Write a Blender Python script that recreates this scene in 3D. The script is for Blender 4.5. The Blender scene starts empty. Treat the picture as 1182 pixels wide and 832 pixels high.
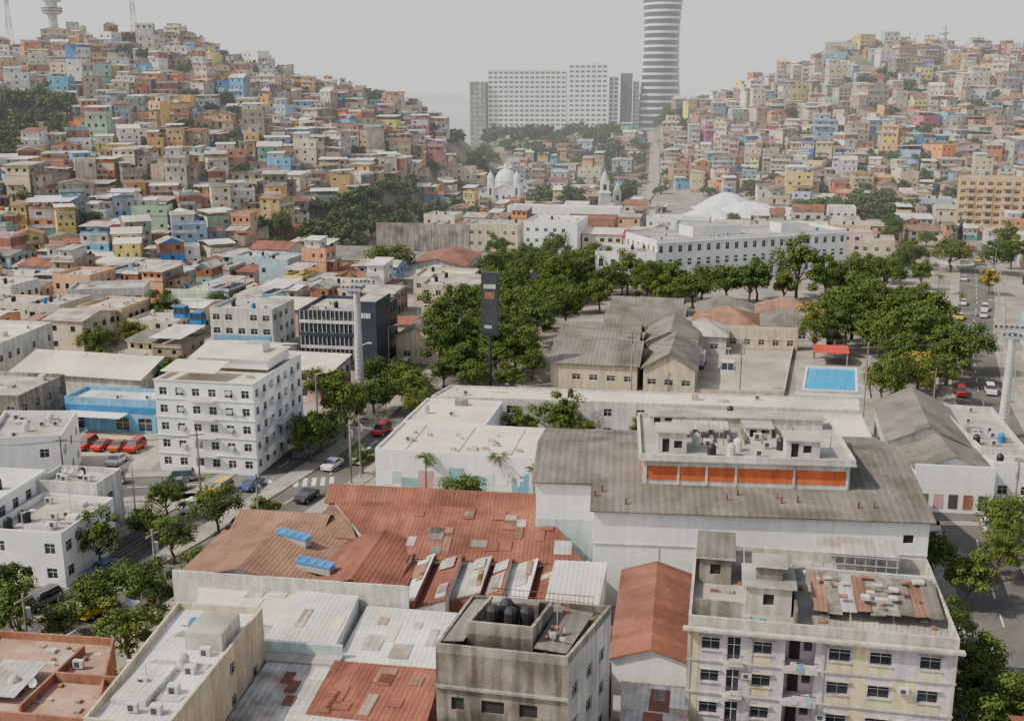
import bpy, math, random
from mathutils import Vector, noise as mnoise
random.seed(7)
R=random.random
def U(a,b): return a+(b-a)*R()
scene=bpy.context.scene
COL=scene.collection
# ------------------------------------------------------------------ materials
MATS={}
def node(nt,t,**k):
    n=nt.nodes.new(t)
    for a,b in k.items(): setattr(n,a,b)
    return n
def M(name,col=(.5,.5,.5),rough=.85,var=.3,scale=.35,streak=0.,obj=False,corr=None,sheet=None,patch=None,patchamt=.5,metal=0.,spec=.3,fine=.15,shift=None,bump=0.):
    m=bpy.data.materials.new(name); m.use_nodes=True; nt=m.node_tree; L=nt.links
    b=nt.nodes['Principled BSDF']; b.inputs['Roughness'].default_value=rough
    b.inputs['Metallic'].default_value=metal; b.inputs['Specular IOR Level'].default_value=spec
    tc=node(nt,'ShaderNodeTexCoord'); oi=node(nt,'ShaderNodeObjectInfo')
    add=node(nt,'ShaderNodeVectorMath',operation='MULTIPLY_ADD')
    L.new(oi.outputs['Random'],add.inputs[0]); add.inputs[1].default_value=(37,53,0); L.new(tc.outputs['Object'],add.inputs[2])
    vec=add.outputs[0]
    if obj:
        cur=oi.outputs['Color']
        if shift:
            mx=node(nt,'ShaderNodeMixRGB'); mx.inputs[0].default_value=shift[1]; L.new(cur,mx.inputs[1]); mx.inputs[2].default_value=(*shift[0],1); cur=mx.outputs[0]
    else:
        rgb=node(nt,'ShaderNodeRGB'); rgb.outputs[0].default_value=(*col,1); cur=rgb.outputs[0]
    def noi(sc,scl=(1,1,1),det=4,lo=.35,hi=.65,a=0.,bb=1.):
        mp=node(nt,'ShaderNodeMapping'); L.new(vec,mp.inputs[0]); mp.inputs['Scale'].default_value=scl
        n=node(nt,'ShaderNodeTexNoise'); L.new(mp.outputs[0],n.inputs['Vector']); n.inputs['Scale'].default_value=sc; n.inputs['Detail'].default_value=det
        r=node(nt,'ShaderNodeMapRange'); L.new(n.outputs[0],r.inputs[0])
        r.inputs[1].default_value=lo; r.inputs[2].default_value=hi; r.inputs[3].default_value=a; r.inputs[4].default_value=bb
        return r.outputs[0]
    def mul(fac):
        nonlocal cur
        mx=node(nt,'ShaderNodeMixRGB',blend_type='MULTIPLY'); mx.inputs[0].default_value=1
        L.new(cur,mx.inputs[1]); L.new(fac,mx.inputs[2]); cur=mx.outputs[0]
    def mixto(fac,c):
        nonlocal cur
        mx=node(nt,'ShaderNodeMixRGB'); L.new(fac,mx.inputs[0]); L.new(cur,mx.inputs[1]); mx.inputs[2].default_value=(*c,1); cur=mx.outputs[0]
    if patch: mixto(noi(scale*.6,det=5,lo=.48,hi=.62,bb=patchamt),patch)
    if sheet:
        br=node(nt,'ShaderNodeTexBrick'); mp=node(nt,'ShaderNodeMapping'); L.new(tc.outputs['Object'],mp.inputs[0])
        if sheet[2]!='y': mp.inputs['Rotation'].default_value=(0,0,math.pi/2)
        L.new(mp.outputs[0],br.inputs['Vector']); br.inputs['Scale'].default_value=1
        br.inputs['Color1'].default_value=(sheet[3],)*3+(1,); br.inputs['Color2'].default_value=(1,1,1,1); br.inputs['Mortar'].default_value=(.72,.72,.72,1)
        br.inputs['Mortar Size'].default_value=.02; br.inputs['Brick Width'].default_value=sheet[0]; br.inputs['Row Height'].default_value=sheet[1]
        mul(br.outputs[0])
    if corr:
        sx=node(nt,'ShaderNodeSeparateXYZ'); L.new(tc.outputs['Object'],sx.inputs[0])
        mm=node(nt,'ShaderNodeMath',operation='MULTIPLY'); L.new(sx.outputs[0 if corr[0]=='x' else 1],mm.inputs[0]); mm.inputs[1].default_value=6.283/corr[1]
        sn=node(nt,'ShaderNodeMath',operation='SINE'); L.new(mm.outputs[0],sn.inputs[0])
        r=node(nt,'ShaderNodeMapRange'); L.new(sn.outputs[0],r.inputs[0]); r.inputs[1].default_value=-1; r.inputs[2].default_value=1; r.inputs[3].default_value=.86; r.inputs[4].default_value=1
        mul(r.outputs[0])
        bp=node(nt,'ShaderNodeBump'); bp.inputs['Strength'].default_value=.35; bp.inputs['Distance'].default_value=.04; L.new(sn.outputs[0],bp.inputs['Height']); L.new(bp.outputs[0],b.inputs['Normal'])
    if var: mul(noi(scale,a=1-var,bb=1.05))
    if fine: mul(noi(scale*9,a=1-fine,bb=1.03))
    if streak: mul(noi(1.4,scl=(1,1,.12),det=3,lo=.42,hi=.6,a=1-streak,bb=1.))
    L.new(cur,b.inputs['Base Color'])
    MATS[name]=m; return m
M('paint',obj=True,streak=.2,var=.14,fine=.1)
M('paint2',obj=True,shift=((.60,.53,.43),.42),streak=.26)
M('paint3',obj=True,shift=((.34,.21,.15),.55),streak=.3)
M('white',(.80,.78,.74),streak=.09,var=.08,scale=.2,fine=.06)
M('white_old',(.71,.68,.61),streak=.26,var=.22,scale=.3,patch=(.50,.45,.38),patchamt=.4)
M('cream',(.63,.53,.37),streak=.22,var=.2)
M('lilac',(.63,.54,.56),streak=.2,var=.12)
M('yellow',(.76,.65,.37),streak=.2,var=.12)
M('slab',(.63,.57,.47),streak=.3,var=.22,patch=(.40,.36,.30),patchamt=.4)
M('concrete',(.38,.34,.28),streak=.4,var=.36,patch=(.17,.145,.12),patchamt=.75)
M('concrete_dark',(.29,.25,.20),streak=.5,var=.45,patch=(.10,.085,.068),patchamt=.85)
M('brick',(.36,.16,.10),var=.35,streak=.2)
M('roof_flat',(.45,.41,.35),var=.34,scale=.25,patch=(.25,.23,.195),patchamt=.75)
M('roof_obj',obj=True,shift=((.56,.51,.43),.8),var=.32,scale=.25,patch=(.3,.27,.22),patchamt=.55)
M('roof_cream',(.74,.65,.50),var=.16,scale=.12,patch=(.53,.45,.34),patchamt=.7,sheet=(11.,3.6,'y',.9))
M('roof_white',(.76,.73,.67),var=.24,scale=.2,corr=('x',.5),patch=(.52,.47,.39),patchamt=.65)
M('zinc',(.56,.53,.47),var=.34,scale=.4,corr=('x',.6),patch=(.36,.22,.15),patchamt=.7,sheet=(3.,1.,'x',.8))
M('zinc_y',(.56,.53,.47),var=.34,scale=.4,corr=('y',.6),patch=(.36,.22,.15),patchamt=.6,sheet=(3.,1.,'y',.8))
M('asb',(.225,.20,.165),var=.34,scale=.25,corr=('x',.8),patch=(.14,.125,.10),patchamt=.85,sheet=(2.4,1.1,'x',.82))
M('asb_y',(.245,.22,.18),var=.34,scale=.25,corr=('y',.8),patch=(.15,.135,.11),patchamt=.85,sheet=(2.4,1.1,'y',.82))
M('rust',(.325,.115,.072),var=.36,scale=.22,corr=('x',.45),patch=(.20,.08,.052),patchamt=.9,sheet=(3.6,1.,'x',.75))
M('rust_y',(.33,.125,.078),var=.36,scale=.22,corr=('y',.45),patch=(.21,.09,.06),patchamt=.8,sheet=(3.6,1.,'y',.77))
M('rust_brown',(.34,.18,.115),var=.38,scale=.2,corr=('x',.45),patch=(.22,.125,.085),patchamt=.8,sheet=(3.6,1.,'x',.8))
M('orange',(.66,.15,.055),var=.2,streak=.22)
M('pal_orange',(.72,.45,.19),var=.15,streak=.15)
M('terracotta',(.43,.25,.17),var=.35,scale=.3,patch=(.52,.41,.31),patchamt=.7)
M('blue',(.03,.18,.42),var=.2); M('blue_sky',(.18,.42,.62),var=.2,streak=.2); M('teal',(.28,.50,.49),var=.3); M('pink',(.62,.32,.33),var=.2)
M('pale_teal',(.58,.70,.65),var=.2,streak=.15)
M('glass',(.04,.048,.058),rough=.15,var=.5,scale=.8,spec=.6,fine=0)
M('void',(.035,.032,.028),var=.2,fine=0)
M('frame',(.55,.54,.51),var=.15)
M('darkframe',(.07,.07,.072),var=.1)
M('charcoal',(.045,.055,.075),rough=.4,var=.2)
M('tank',(.025,.025,.027),rough=.5,var=.1)
M('metal',(.42,.43,.43),rough=.5,var=.2,metal=.3)
M('pylon_grey',(.54,.53,.50),var=.15,streak=.2)
M('asphalt',(.125,.118,.105),var=.3,scale=.15,patch=(.185,.172,.152),patchamt=.6)
M('paving',(.38,.34,.28),var=.3,scale=.3,sheet=(1.5,1.5,'y',.85))
M('plaza',(.45,.39,.30),var=.33,scale=.12,patch=(.31,.265,.205),patchamt=.8)
M('marking',(.65,.64,.6),var=.2)
M('pool_water',(.02,.42,.78),rough=.1,var=.18,scale=1.2,spec=.5,fine=.15)
M('bark',(.15,.12,.09),var=.3,scale=2)
M('carpaint',obj=True,rough=.3,var=0,fine=0,spec=.6); M('rubber',(.02,.02,.02),var=0)
M('red',(.5,.05,.035),var=.15)
M('tower_white',(.80,.79,.77),var=.05,fine=0); M('tower_glass',(.025,.038,.06),rough=.3,var=.1,fine=0,spec=.4)
M('stone',(.60,.57,.52),streak=.2,var=.2); M('membrane',(.82,.81,.78),var=.1)
M('bronze',(.06,.065,.07),rough=.5,var=.2)
def leafmat(name,c1,c2,c3):
    m=bpy.data.materials.new(name); m.use_nodes=True; nt=m.node_tree; L=nt.links; b=nt.nodes['Principled BSDF']
    b.inputs['Roughness'].default_value=.7; b.inputs['Specular IOR Level'].default_value=.12
    tc=node(nt,'ShaderNodeTexCoord'); oi=node(nt,'ShaderNodeObjectInfo')
    n=node(nt,'ShaderNodeTexNoise'); n.inputs['Scale'].default_value=.45; n.inputs['Detail'].default_value=4; L.new(tc.outputs['Object'],n.inputs['Vector'])
    r=node(nt,'ShaderNodeMapRange'); r.inputs[1].default_value=.35; r.inputs[2].default_value=.68; L.new(n.outputs[0],r.inputs[0])
    mx=node(nt,'ShaderNodeMixRGB'); L.new(r.outputs[0],mx.inputs[0]); mx.inputs[1].default_value=(*c1,1); mx.inputs[2].default_value=(*c2,1)
    m2=node(nt,'ShaderNodeMixRGB'); L.new(oi.outputs['Random'],m2.inputs[0]); L.new(mx.outputs[0],m2.inputs[1])
    m3=node(nt,'ShaderNodeMixRGB'); m3.inputs[0].default_value=.6; L.new(mx.outputs[0],m3.inputs[1]); m3.inputs[2].default_value=(*c3,1); L.new(m3.outputs[0],m2.inputs[2])
    L.new(m2.outputs[0],b.inputs['Base Color']); MATS[name]=m
leafmat('leaf',(.032,.064,.014),(.078,.122,.026),(.115,.14,.03))
leafmat('leaf_far',(.035,.06,.02),(.07,.10,.03),(.09,.115,.034))
leafmat('leaf_yellow',(.20,.16,.035),(.30,.21,.05),(.24,.20,.05))
# ------------------------------------------------------------------ mesh builder
class MB:
    def __init__(s): s.v=[];s.f=[];s.m=[];s.names=[]
    def mi(s,n):
        if n not in s.names: s.names.append(n)
        return s.names.index(n)
    def poly(s,pts,m):
        i=len(s.v); s.v+= [tuple(p) for p in pts]; s.f.append(tuple(range(i,i+len(pts)))); s.m.append(s.mi(m))
    def box(s,x0,x1,y0,y1,z0,z1,m,top=None):
        a=[(x0,y0),(x1,y0),(x1,y1),(x0,y1)]; s.prism(a,z0,z1,m,top or m)
    def prism(s,p,z0,z1,m,mt=None):
        n=len(p)
        for i in range(n):
            a,b=p[i],p[(i+1)%n]; s.poly([(a[0],a[1],z0),(b[0],b[1],z0),(b[0],b[1],z1),(a[0],a[1],z1)],m)
        s.poly([(q[0],q[1],z1) for q in p],mt or m)
        s.poly([(q[0],q[1],z0) for q in reversed(p)],m)
    def tube(s,p0,p1,r0,r1,m,n=8,cap=True):
        p0=Vector(p0);p1=Vector(p1);d=(p1-p0).normalized(); u=d.orthogonal().normalized(); w=d.cross(u)
        i=len(s.v)
        for p,r in((p0,r0),(p1,r1)):
            for k in range(n):
                a=6.2832*k/n; s.v.append(tuple(p+u*math.cos(a)*r+w*math.sin(a)*r))
        mm=s.mi(m)
        for k in range(n):
            j=(k+1)%n; s.f.append((i+k,i+j,i+n+j,i+n+k)); s.m.append(mm)
        if cap: s.f.append(tuple(range(i+n,i+2*n))); s.m.append(mm); s.f.append(tuple(reversed(range(i,i+n)))); s.m.append(mm)
    def lathe(s,cx,cy,prof,m,n=16):
        for (r0,z0),(r1,z1) in zip(prof,prof[1:]):
            for k in range(n):
                a=6.2832*k/n;b=6.2832*(k+1)/n
                q=[(cx+r0*math.cos(a),cy+r0*math.sin(a),z0),(cx+r0*math.cos(b),cy+r0*math.sin(b),z0)]
                if r1>1e-4: q+=[(cx+r1*math.cos(b),cy+r1*math.sin(b),z1),(cx+r1*math.cos(a),cy+r1*math.sin(a),z1)]
                else: q+=[(cx,cy,z1)]
                s.poly(q,m)
    def sheet(s,a,b,c,d,m,t=.12,me=None):
        P=[Vector(q) for q in(a,b,c,d)]; Q=[p-Vector((0,0,t)) for p in P]; s.poly(P,m); s.poly(list(reversed(Q)),m)
        for i in range(4): j=(i+1)%4; s.poly([Q[i],Q[j],P[j],P[i]],me or m)
    def gable(s,x0,x1,y0,y1,z,zr,m,o=.4,axis='x',wm='white_old'):
        k=(zr-z)/((y1-y0)/2 if axis=='x' else (x1-x0)/2)
        if axis=='x':
            ym=(y0+y1)/2
            s.sheet((x0-o,y0-o,z-k*o),(x1+o,y0-o,z-k*o),(x1+o,ym,zr),(x0-o,ym,zr),m); s.sheet((x0-o,ym,zr),(x1+o,ym,zr),(x1+o,y1+o,z-k*o),(x0-o,y1+o,z-k*o),m)
            for x in(x0,x1): s.poly([(x,y0,z-.13),(x,y1,z-.13),(x,ym,zr-.13)],wm)
        else:
            xm=(x0+x1)/2
            s.sheet((x0-o,y0-o,z-k*o),(xm,y0-o,zr),(xm,y1+o,zr),(x0-o,y1+o,z-k*o),m); s.sheet((xm,y0-o,zr),(x1+o,y0-o,z-k*o),(x1+o,y1+o,z-k*o),(xm,y1+o,zr),m)
            for y in(y0,y1): s.poly([(x0,y,z-.13),(x1,y,z-.13),(xm,y,zr-.13)],wm)
    def parapet(s,p,z,h,t,m):
        n=len(p); q=[]
        for i in range(n):
            a=Vector(p[i-1][:2]);b=Vector(p[i][:2]);d=Vector(p[(i+1)%n][:2])
            e1=(b-a).normalized();e2=(d-b).normalized(); n1=Vector((-e1.y,e1.x));n2=Vector((-e2.y,e2.x))
            k=t/max(.3,(1+n1.dot(n2))); q.append(b+(n1+n2)*k)
        for i in range(n):
            j=(i+1)%n; a,b,c2,d=p[i],p[j],q[j],q[i]
            s.poly([(a[0],a[1],z),(b[0],b[1],z),(b[0],b[1],z+h),(a[0],a[1],z+h)],m)
            s.poly([(a[0],a[1],z+h),(b[0],b[1],z+h),(c2[0],c2[1],z+h),(d[0],d[1],z+h)],m)
            s.poly([(c2[0],c2[1],z),(d[0],d[1],z),(d[0],d[1],z+h),(c2[0],c2[1],z+h)],m)
    def wall(s,p0,p1,z0,z1,ops,m,dep=.18,gm='glass',fm='frame',bars=True):
        p0=Vector(p0[:2]);p1=Vector(p1[:2]);L=(p1-p0).length;t=(p1-p0)/L;n=Vector((t.y,-t.x))
        def P(x,z,o=0.): q=p0+t*x-n*o; return (q.x,q.y,z)
        ops=[o for o in ops if o[0]>.05 and o[1]<L-.05 and o[2]>=z0 and o[3]<z1]
        xs=sorted({0.,L}|{o[0] for o in ops}|{o[1] for o in ops}); zs=sorted({z0,z1}|{o[2] for o in ops}|{o[3] for o in ops})
        for j in range(len(zs)-1):
            zc=(zs[j]+zs[j+1])/2; run=None
            for i in range(len(xs)):
                inside=True
                if i<len(xs)-1:
                    xc=(xs[i]+xs[i+1])/2; inside=any(o[0]<xc<o[1] and o[2]<zc<o[3] for o in ops)
                if not inside and run is None: run=xs[i]
                if inside and run is not None:
                    s.poly([P(run,zs[j]),P(xs[i],zs[j]),P(xs[i],zs[j+1]),P(run,zs[j+1])],m); run=None
        for o in ops:
            a,b,c,d=o[:4]; g=o[4] if len(o)>4 else gm; dd=o[5] if len(o)>5 else dep
            s.poly([P(a,c,dd),P(b,c,dd),P(b,d,dd),P(a,d,dd)],g)
            s.poly([P(a,c),P(b,c),P(b,c,dd),P(a,c,dd)],m); s.poly([P(a,d,dd),P(b,d,dd),P(b,d),P(a,d)],m)
            s.poly([P(a,c),P(a,c,dd),P(a,d,dd),P(a,d)],m); s.poly([P(b,c,dd),P(b,c),P(b,d),P(b,d,dd)],m)
            if bars and g=='glass':
                k=dd-.04; w=.035; xm=(a+b)/2; zm=c+(d-c)*.62
                for (q0,q1,r0,r1) in((xm-w,xm+w,c,d),(a,a+w*1.4,c,d),(b-w*1.4,b,c,d)): s.poly([P(q0,r0,k),P(q1,r0,k),P(q1,r1,k),P(q0,r1,k)],fm)
                for (q0,q1,r0,r1) in((a,b,zm-w,zm+w),(a,b,c,c+w*1.5),(a,b,d-w*1.5,d)): s.poly([P(q0,r0,k-.01),P(q1,r0,k-.01),P(q1,r1,k-.01),P(q0,r1,k-.01)],fm)
    def mesh(s,name):
        me=bpy.data.meshes.new(name); me.from_pydata(s.v,[],s.f)
        for n in s.names: me.materials.append(MATS[n])
        me.polygons.foreach_set('material_index',s.m); me.update(); return me
    def obj(s,name,loc=(0,0,0),rot=0.,col=None):
        return put(name,s.mesh(name),loc,rot,1,col)
def put(name,me,loc,rot=0.,sc=1.,col=None):
    o=bpy.data.objects.new(name,me); o.location=loc if len(loc)==3 else (*loc,0); o.rotation_euler=(0,0,rot)
    o.scale=(sc,)*3 if not isinstance(sc,tuple) else sc
    if col: o.color=(*col,1)
    COL.objects.link(o); return o
def ops_auto(L,z0,fl,fh,bay=3.,ww=1.3,wh=1.3,sill=1.,skip=0.,g='glass'):
    n=max(1,int(L/bay)); r=[]
    for f in range(fl):
        for i in range(n):
            if R()<skip: continue
            xc=(i+.5)*L/n; z=z0+f*fh+sill; r.append((xc-ww/2,xc+ww/2,z,z+wh,g))
    return r
def tankk(mb,x,y,z,r=.6,h=1.3,m='tank'):
    mb.lathe(x,y,[(r,z),(r,z+h),(r*.75,z+h+.2),(.2,z+h+.35),(0,z+h+.36)],m,10)
def clutter(mb,x0,x1,y0,y1,z,n):
    for i in range(n):
        x=U(x0,x1);y=U(y0,y1);k=R()
        if k<.18: tankk(mb,x,y,z+.01,.5,1.1,m=random.choice(['tank','tank','blue','white_old']))
        elif k<.5: mb.box(x,x+.9,y,y+.4,z+.15,z+.85,'frame'); mb.box(x+.15,x+.6,y-.01,y+.01,z+.25,z+.75,'darkframe')
        elif k<.66: mb.tube((x,y,z),(x,y,z+U(1,3)),.04,.03,'metal',5)
        elif k<.74:
            mb.tube((x,y,z),(x,y,z+.8),.04,.04,'metal',5)
            for j in range(10):
                a=j*.6283;b=(j+1)*.6283; c=Vector((x,y-.1,z+.9)); q=lambda t:c+Vector((.4*math.cos(t),-.18+.2*math.sin(t),.35*math.sin(t)+.1)); mb.poly([c,q(a),q(b)],'frame')
        elif k<.86: mb.tube((x,y,z+.15),(x+U(1,3.5),y,z+.15),.06,.06,'concrete',5)
        else: mb.box(x,x+U(.8,2),y,y+U(.5,1.5),z+.01,z+U(.3,1.),random.choice(['concrete','white_old','zinc']))
def frm(poly):
    a=Vector(poly[0]);b=Vector(poly[1]); ang=math.atan2(b.y-a.y,b.x-a.x); c,s=math.cos(-ang),math.sin(-ang)
    return [((p[0]-a.x)*c-(p[1]-a.y)*s,(p[0]-a.x)*s+(p[1]-a.y)*c) for p in poly],(a.x,a.y,0),ang
def bldg(name,poly,z,wm='white',rm='roof_flat',fl=None,bay=3.,ww=1.3,wh=1.3,par=.7,clut=4,col=None,skip=.1,z0=0.,extra=None,base=None,sill=1.):
    p,loc,ang=frm(poly); mb=MB(); fl=fl or max(1,round((z-z0)/3)); fh=(z-z0)/fl; n=len(p)
    for i in range(n):
        a,b=Vector(p[i]),Vector(p[(i+1)%n]); L=(b-a).length
        op=ops_auto(L,z0,fl,fh,bay,ww,wh,sill,skip) if bay and i!=2 else []
        mb.wall(a,b,z0,z,op,wm)
    mb.poly([(q[0],q[1],z) for q in p],rm)
    if par: mb.parapet(p,z,par,.2,wm)
    xs=[q[0] for q in p];ys=[q[1] for q in p]
    if clut: clutter(mb,min(xs)+1.5,max(xs)-2.5,min(ys)+1.5,max(ys)-2,z,clut)
    if extra: extra(mb,p)
    return mb.obj(name,loc,ang,col)
def pitched(name,loc,deg,w,d,z,zr,rm,wm='white_old',axis='x',fl=1,bay=4.,o=.5,col=None,extra=None,g='glass'):
    mb=MB(); p=[(0,0),(w,0),(w,d),(0,d)]
    for i in range(4):
        a,b=Vector(p[i]),Vector(p[(i+1)%4]); L=(b-a).length
        mb.wall(a,b,0,z-.14,ops_auto(L,0,fl,z/fl,bay,1.6,1.1,min(1.6,z/fl*.45),.2) if i!=2 and bay else [],wm)
    mb.gable(0,w,0,d,z,zr,rm,o,axis,wm)
    if extra: extra(mb)
    return mb.obj(name,(loc[0],loc[1],0),math.radians(deg),col)
# ------------------------------------------------------------------ terrain
def interp(x,T):
    if x<=T[0][0]: return T[0][1]
    for (a,b),(c,d) in zip(T,T[1:]):
        if x<=c: t=(x-a)/(c-a); return b+(d-b)*t
    return T[-1][1]
CL=[(-900,50),(-600,62),(-420,70),(-330,71),(-250,74),(-215,80),(-186,80),(-152,70),(-120,59),(-92,52),(-54,44),(-35,34),(-10,12),(8,0)]
FL=[(-900,330),(-180,325),(-100,338),(-60,365),(-42,440),(-20,530),(8,600)]
CR=[(72,0),(98,25),(114,36),(140,45),(163,56),(193,66),(215,77),(236,84),(270,80),(300,77),(340,79),(420,82),(700,70),(1000,60)]
FR=[(72,700),(100,600),(140,525),(200,505),(300,480),(500,450)]
def ss(t): t=max(0,min(1,t)); return t*t*(3-2*t)
def hz(x,y):
    z=0.
    hl=interp(x,CL); f=interp(x,FL)
    if hl>0 and y>f: z=max(z,hl*(min(1,(y-f)/(620-f))**1.08 if y<620 else 1-ss((y-620)/260)))
    hr=interp(x,CR); f=interp(x,FR)
    if hr>0 and y>f: z=max(z,hr*(min(1,(y-f)/(780-f))**1.02 if y<780 else 1-ss((y-780)/260)))
    sd=21*ss((y-590)/190)*(1-ss((y-860)/180))*ss((x+50)/50)*(1-ss((x-180)/80)); z=max(z,sd)
    if y>1120 : z-=6*ss((y-1120)/40)*(1-ss((y-3900)/200))
    if y>3900: z+= (25+50*abs(mnoise.noise((x*.0006,3.1,0))))*ss((y-4100)/900)
    if z>3: z+=1.5*mnoise.noise((x*.03,y*.03,0))
    return z
def axis_pts(segs):
    r=[]
    for a,b,st in segs:
        n=max(1,round((b-a)/st)); r+=[a+(b-a)*i/n for i in range(n)]
    r.append(segs[-1][1]); return r
xs=axis_pts([(-9000,-1000,1000),(-1000,-440,60),(-440,520,8),(520,1000,60),(1000,9000,1000)])
ys=axis_pts([(-600,60,110),(60,300,30),(300,900,8),(900,1100,20),(1100,1200,10),(1200,3800,300),(3800,6200,120),(6200,12000,1000)])
tm=bpy.data.meshes.new('ground'); V=[(x,y,hz(x,y)) for y in ys for x in xs]; nx=len(xs)
F=[(j*nx+i,j*nx+i+1,(j+1)*nx+i+1,(j+1)*nx+i) for j in range(len(ys)-1) for i in range(nx-1)]
tm.from_pydata(V,[],F)
g=bpy.data.materials.new('ground_mat'); g.use_nodes=True; nt=g.node_tree; L=nt.links; b=nt.nodes['Principled BSDF']; b.inputs['Roughness'].default_value=.95
tc=node(nt,'ShaderNodeTexCoord')
def nz(sc,lo,hi):
    n=node(nt,'ShaderNodeTexNoise'); n.inputs['Scale'].default_value=sc; n.inputs['Detail'].default_value=6; L.new(tc.outputs['Object'],n.inputs['Vector'])
    r=node(nt,'ShaderNodeMapRange'); r.inputs[1].default_value=lo; r.inputs[2].default_value=hi; L.new(n.outputs[0],r.inputs[0]); return r.outputs[0]
m1=node(nt,'ShaderNodeMixRGB'); L.new(nz(.12,.4,.6),m1.inputs[0]); m1.inputs[1].default_value=(.17,.155,.13,1); m1.inputs[2].default_value=(.30,.265,.215,1)
m2=node(nt,'ShaderNodeMixRGB'); L.new(nz(.05,.35,.6),m2.inputs[0]); m2.inputs[1].default_value=(.24,.18,.11,1); m2.inputs[2].default_value=(.07,.09,.03,1)
sx=node(nt,'ShaderNodeSeparateXYZ'); L.new(tc.outputs['Object'],sx.inputs[0]); r=node(nt,'ShaderNodeMapRange'); r.inputs[1].default_value=1; r.inputs[2].default_value=5; L.new(sx.outputs[2],r.inputs[0])
m3=node(nt,'ShaderNodeMixRGB'); L.new(r.outputs[0],m3.inputs[0]); L.new(m1.outputs[0],m3.inputs[1]); L.new(m2.outputs[0],m3.inputs[2]); L.new(m3.outputs[0],b.inputs['Base Color'])
tm.materials.append(g)
for p in tm.polygons: p.use_smooth=True
put('ground',tm,(0,0,0))
w=MB()
wm=bpy.data.materials.new('river_water'); wm.use_nodes=True; wb=wm.node_tree.nodes['Principled BSDF']; wb.inputs['Base Color'].default_value=(.16,.18,.18,1); wb.inputs['Roughness'].default_value=.25; MATS['river']=wm
w.poly([(-9000,1125,-1),(9000,1125,-1),(9000,4200,-1),(-9000,4200,-1)],'river'); w.obj('river_water')
# ------------------------------------------------------------------ roads
ROADS=[]
def ribbon(name,pts,o0,o1,z0,z1,m,dash=None,terr=False):
    mb=MB(); P=[Vector(p) for p in pts]
    if terr:
        Q=[]
        for a,b in zip(P,P[1:]):
            k=max(1,int((b-a).length/8)); Q+=[a.lerp(b,i/k) for i in range(k)]
        P=Q+[P[-1]]
    N=[]
    for i in range(len(P)):
        d=(P[min(i+1,len(P)-1)]-P[max(i-1,0)]).normalized(); N.append(Vector((d.y,-d.x)))
    H=(lambda p:hz(p.x,p.y)) if terr else (lambda p:0)
    if dash:
        segs=[]
        for a,b,n in zip(P,P[1:],N):
            Lh=(b-a).length; k=int(Lh/dash[1])
            for i in range(k):
                s0=a+(b-a)*(i*dash[1]/Lh); s1=a+(b-a)*((i*dash[1]+dash[0])/Lh); segs.append((s0,s1,n,n))
    else: segs=[(a,b,N[i],N[i+1]) for i,(a,b) in enumerate(zip(P,P[1:]))]
    for a,b,n,n2 in segs:
        A0,A1,B0,B1=a+n*o0,a+n*o1,b+n2*o0,b+n2*o1; za,zb=H(a),H(b)
        mb.poly([(A1.x,A1.y,za+z1),(B1.x,B1.y,zb+z1),(B0.x,B0.y,zb+z1),(A0.x,A0.y,za+z1)],m)
        if z1-z0>.05:
            mb.poly([(A0.x,A0.y,za+z0),(B0.x,B0.y,zb+z0),(B0.x,B0.y,zb+z1),(A0.x,A0.y,za+z1)],m); mb.poly([(B1.x,B1.y,zb+z0),(A1.x,A1.y,za+z0),(A1.x,A1.y,za+z1),(B1.x,B1.y,zb+z1)],m)
    mb.obj(name)
def street(pts,w,median=0,walk=2.5,z=.004):
    ROADS.append((pts,w/2+walk))
    ribbon('road',pts,-w/2,w/2,0,z,'asphalt')
    ribbon('pavement',pts,w/2+.01,w/2+walk,0,.13,'paving'); ribbon('pavement',pts,-w/2-walk,-w/2-.01,0,.13,'paving')
    if median: ribbon('road_median',pts,-median/2,median/2,0,.15,'paving')
    for o in ([-w/4,w/4] if median else [0]): ribbon('lane_marking',pts,o-.08,o+.08,0,z+.004,'marking',dash=(3,7))
AV=[(-66,70),(-54,98),(-47,113),(-40,130),(-31,155),(-24,177),(-16,215),(-9,250),(-3,290),(7,350),(18,434)]
street(AV,17,3)
SR=[(46,86),(52,106),(60,134)]; street(SR,8,0,2.)
SN=[(70,143),(79,170),(88,200),(105,245),(124,288),(145,340),(165,400)]; street(SN,9,0,2.5)
SC=[(-130,142),(-62,147),(-41,150)]; street(SC,8,0,2)
street([(47,139),(62,138.5),(70,139),(120,132)],7,0,1.5,z=.012)
ribbon('road',[(66,560),(82,640),(92,720),(100,800),(104,870)],-3.2,3.2,-1,.7,'paving',terr=True)
for k in range(9):
    ribbon('crosswalk_marking',[(-36+k*1.25,147.5+k*.2),(-36.4+k*1.25,150.8+k*.2)],-.3,.3,0,.012,'marking')
def near_road(x,y,extra=0):
    p=Vector((x,y))
    for pts,w in ROADS:
        for a,b in zip(pts,pts[1:]):
            a=Vector(a);b=Vector(b);ab=b-a;t=max(0,min(1,(p-a).dot(ab)/ab.length_squared))
            if (a+ab*t-p).length<w+extra: return True
    return False
def vroad(y): return interp(y,[(560,66),(640,82),(720,92),(800,100),(870,104)])
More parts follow.
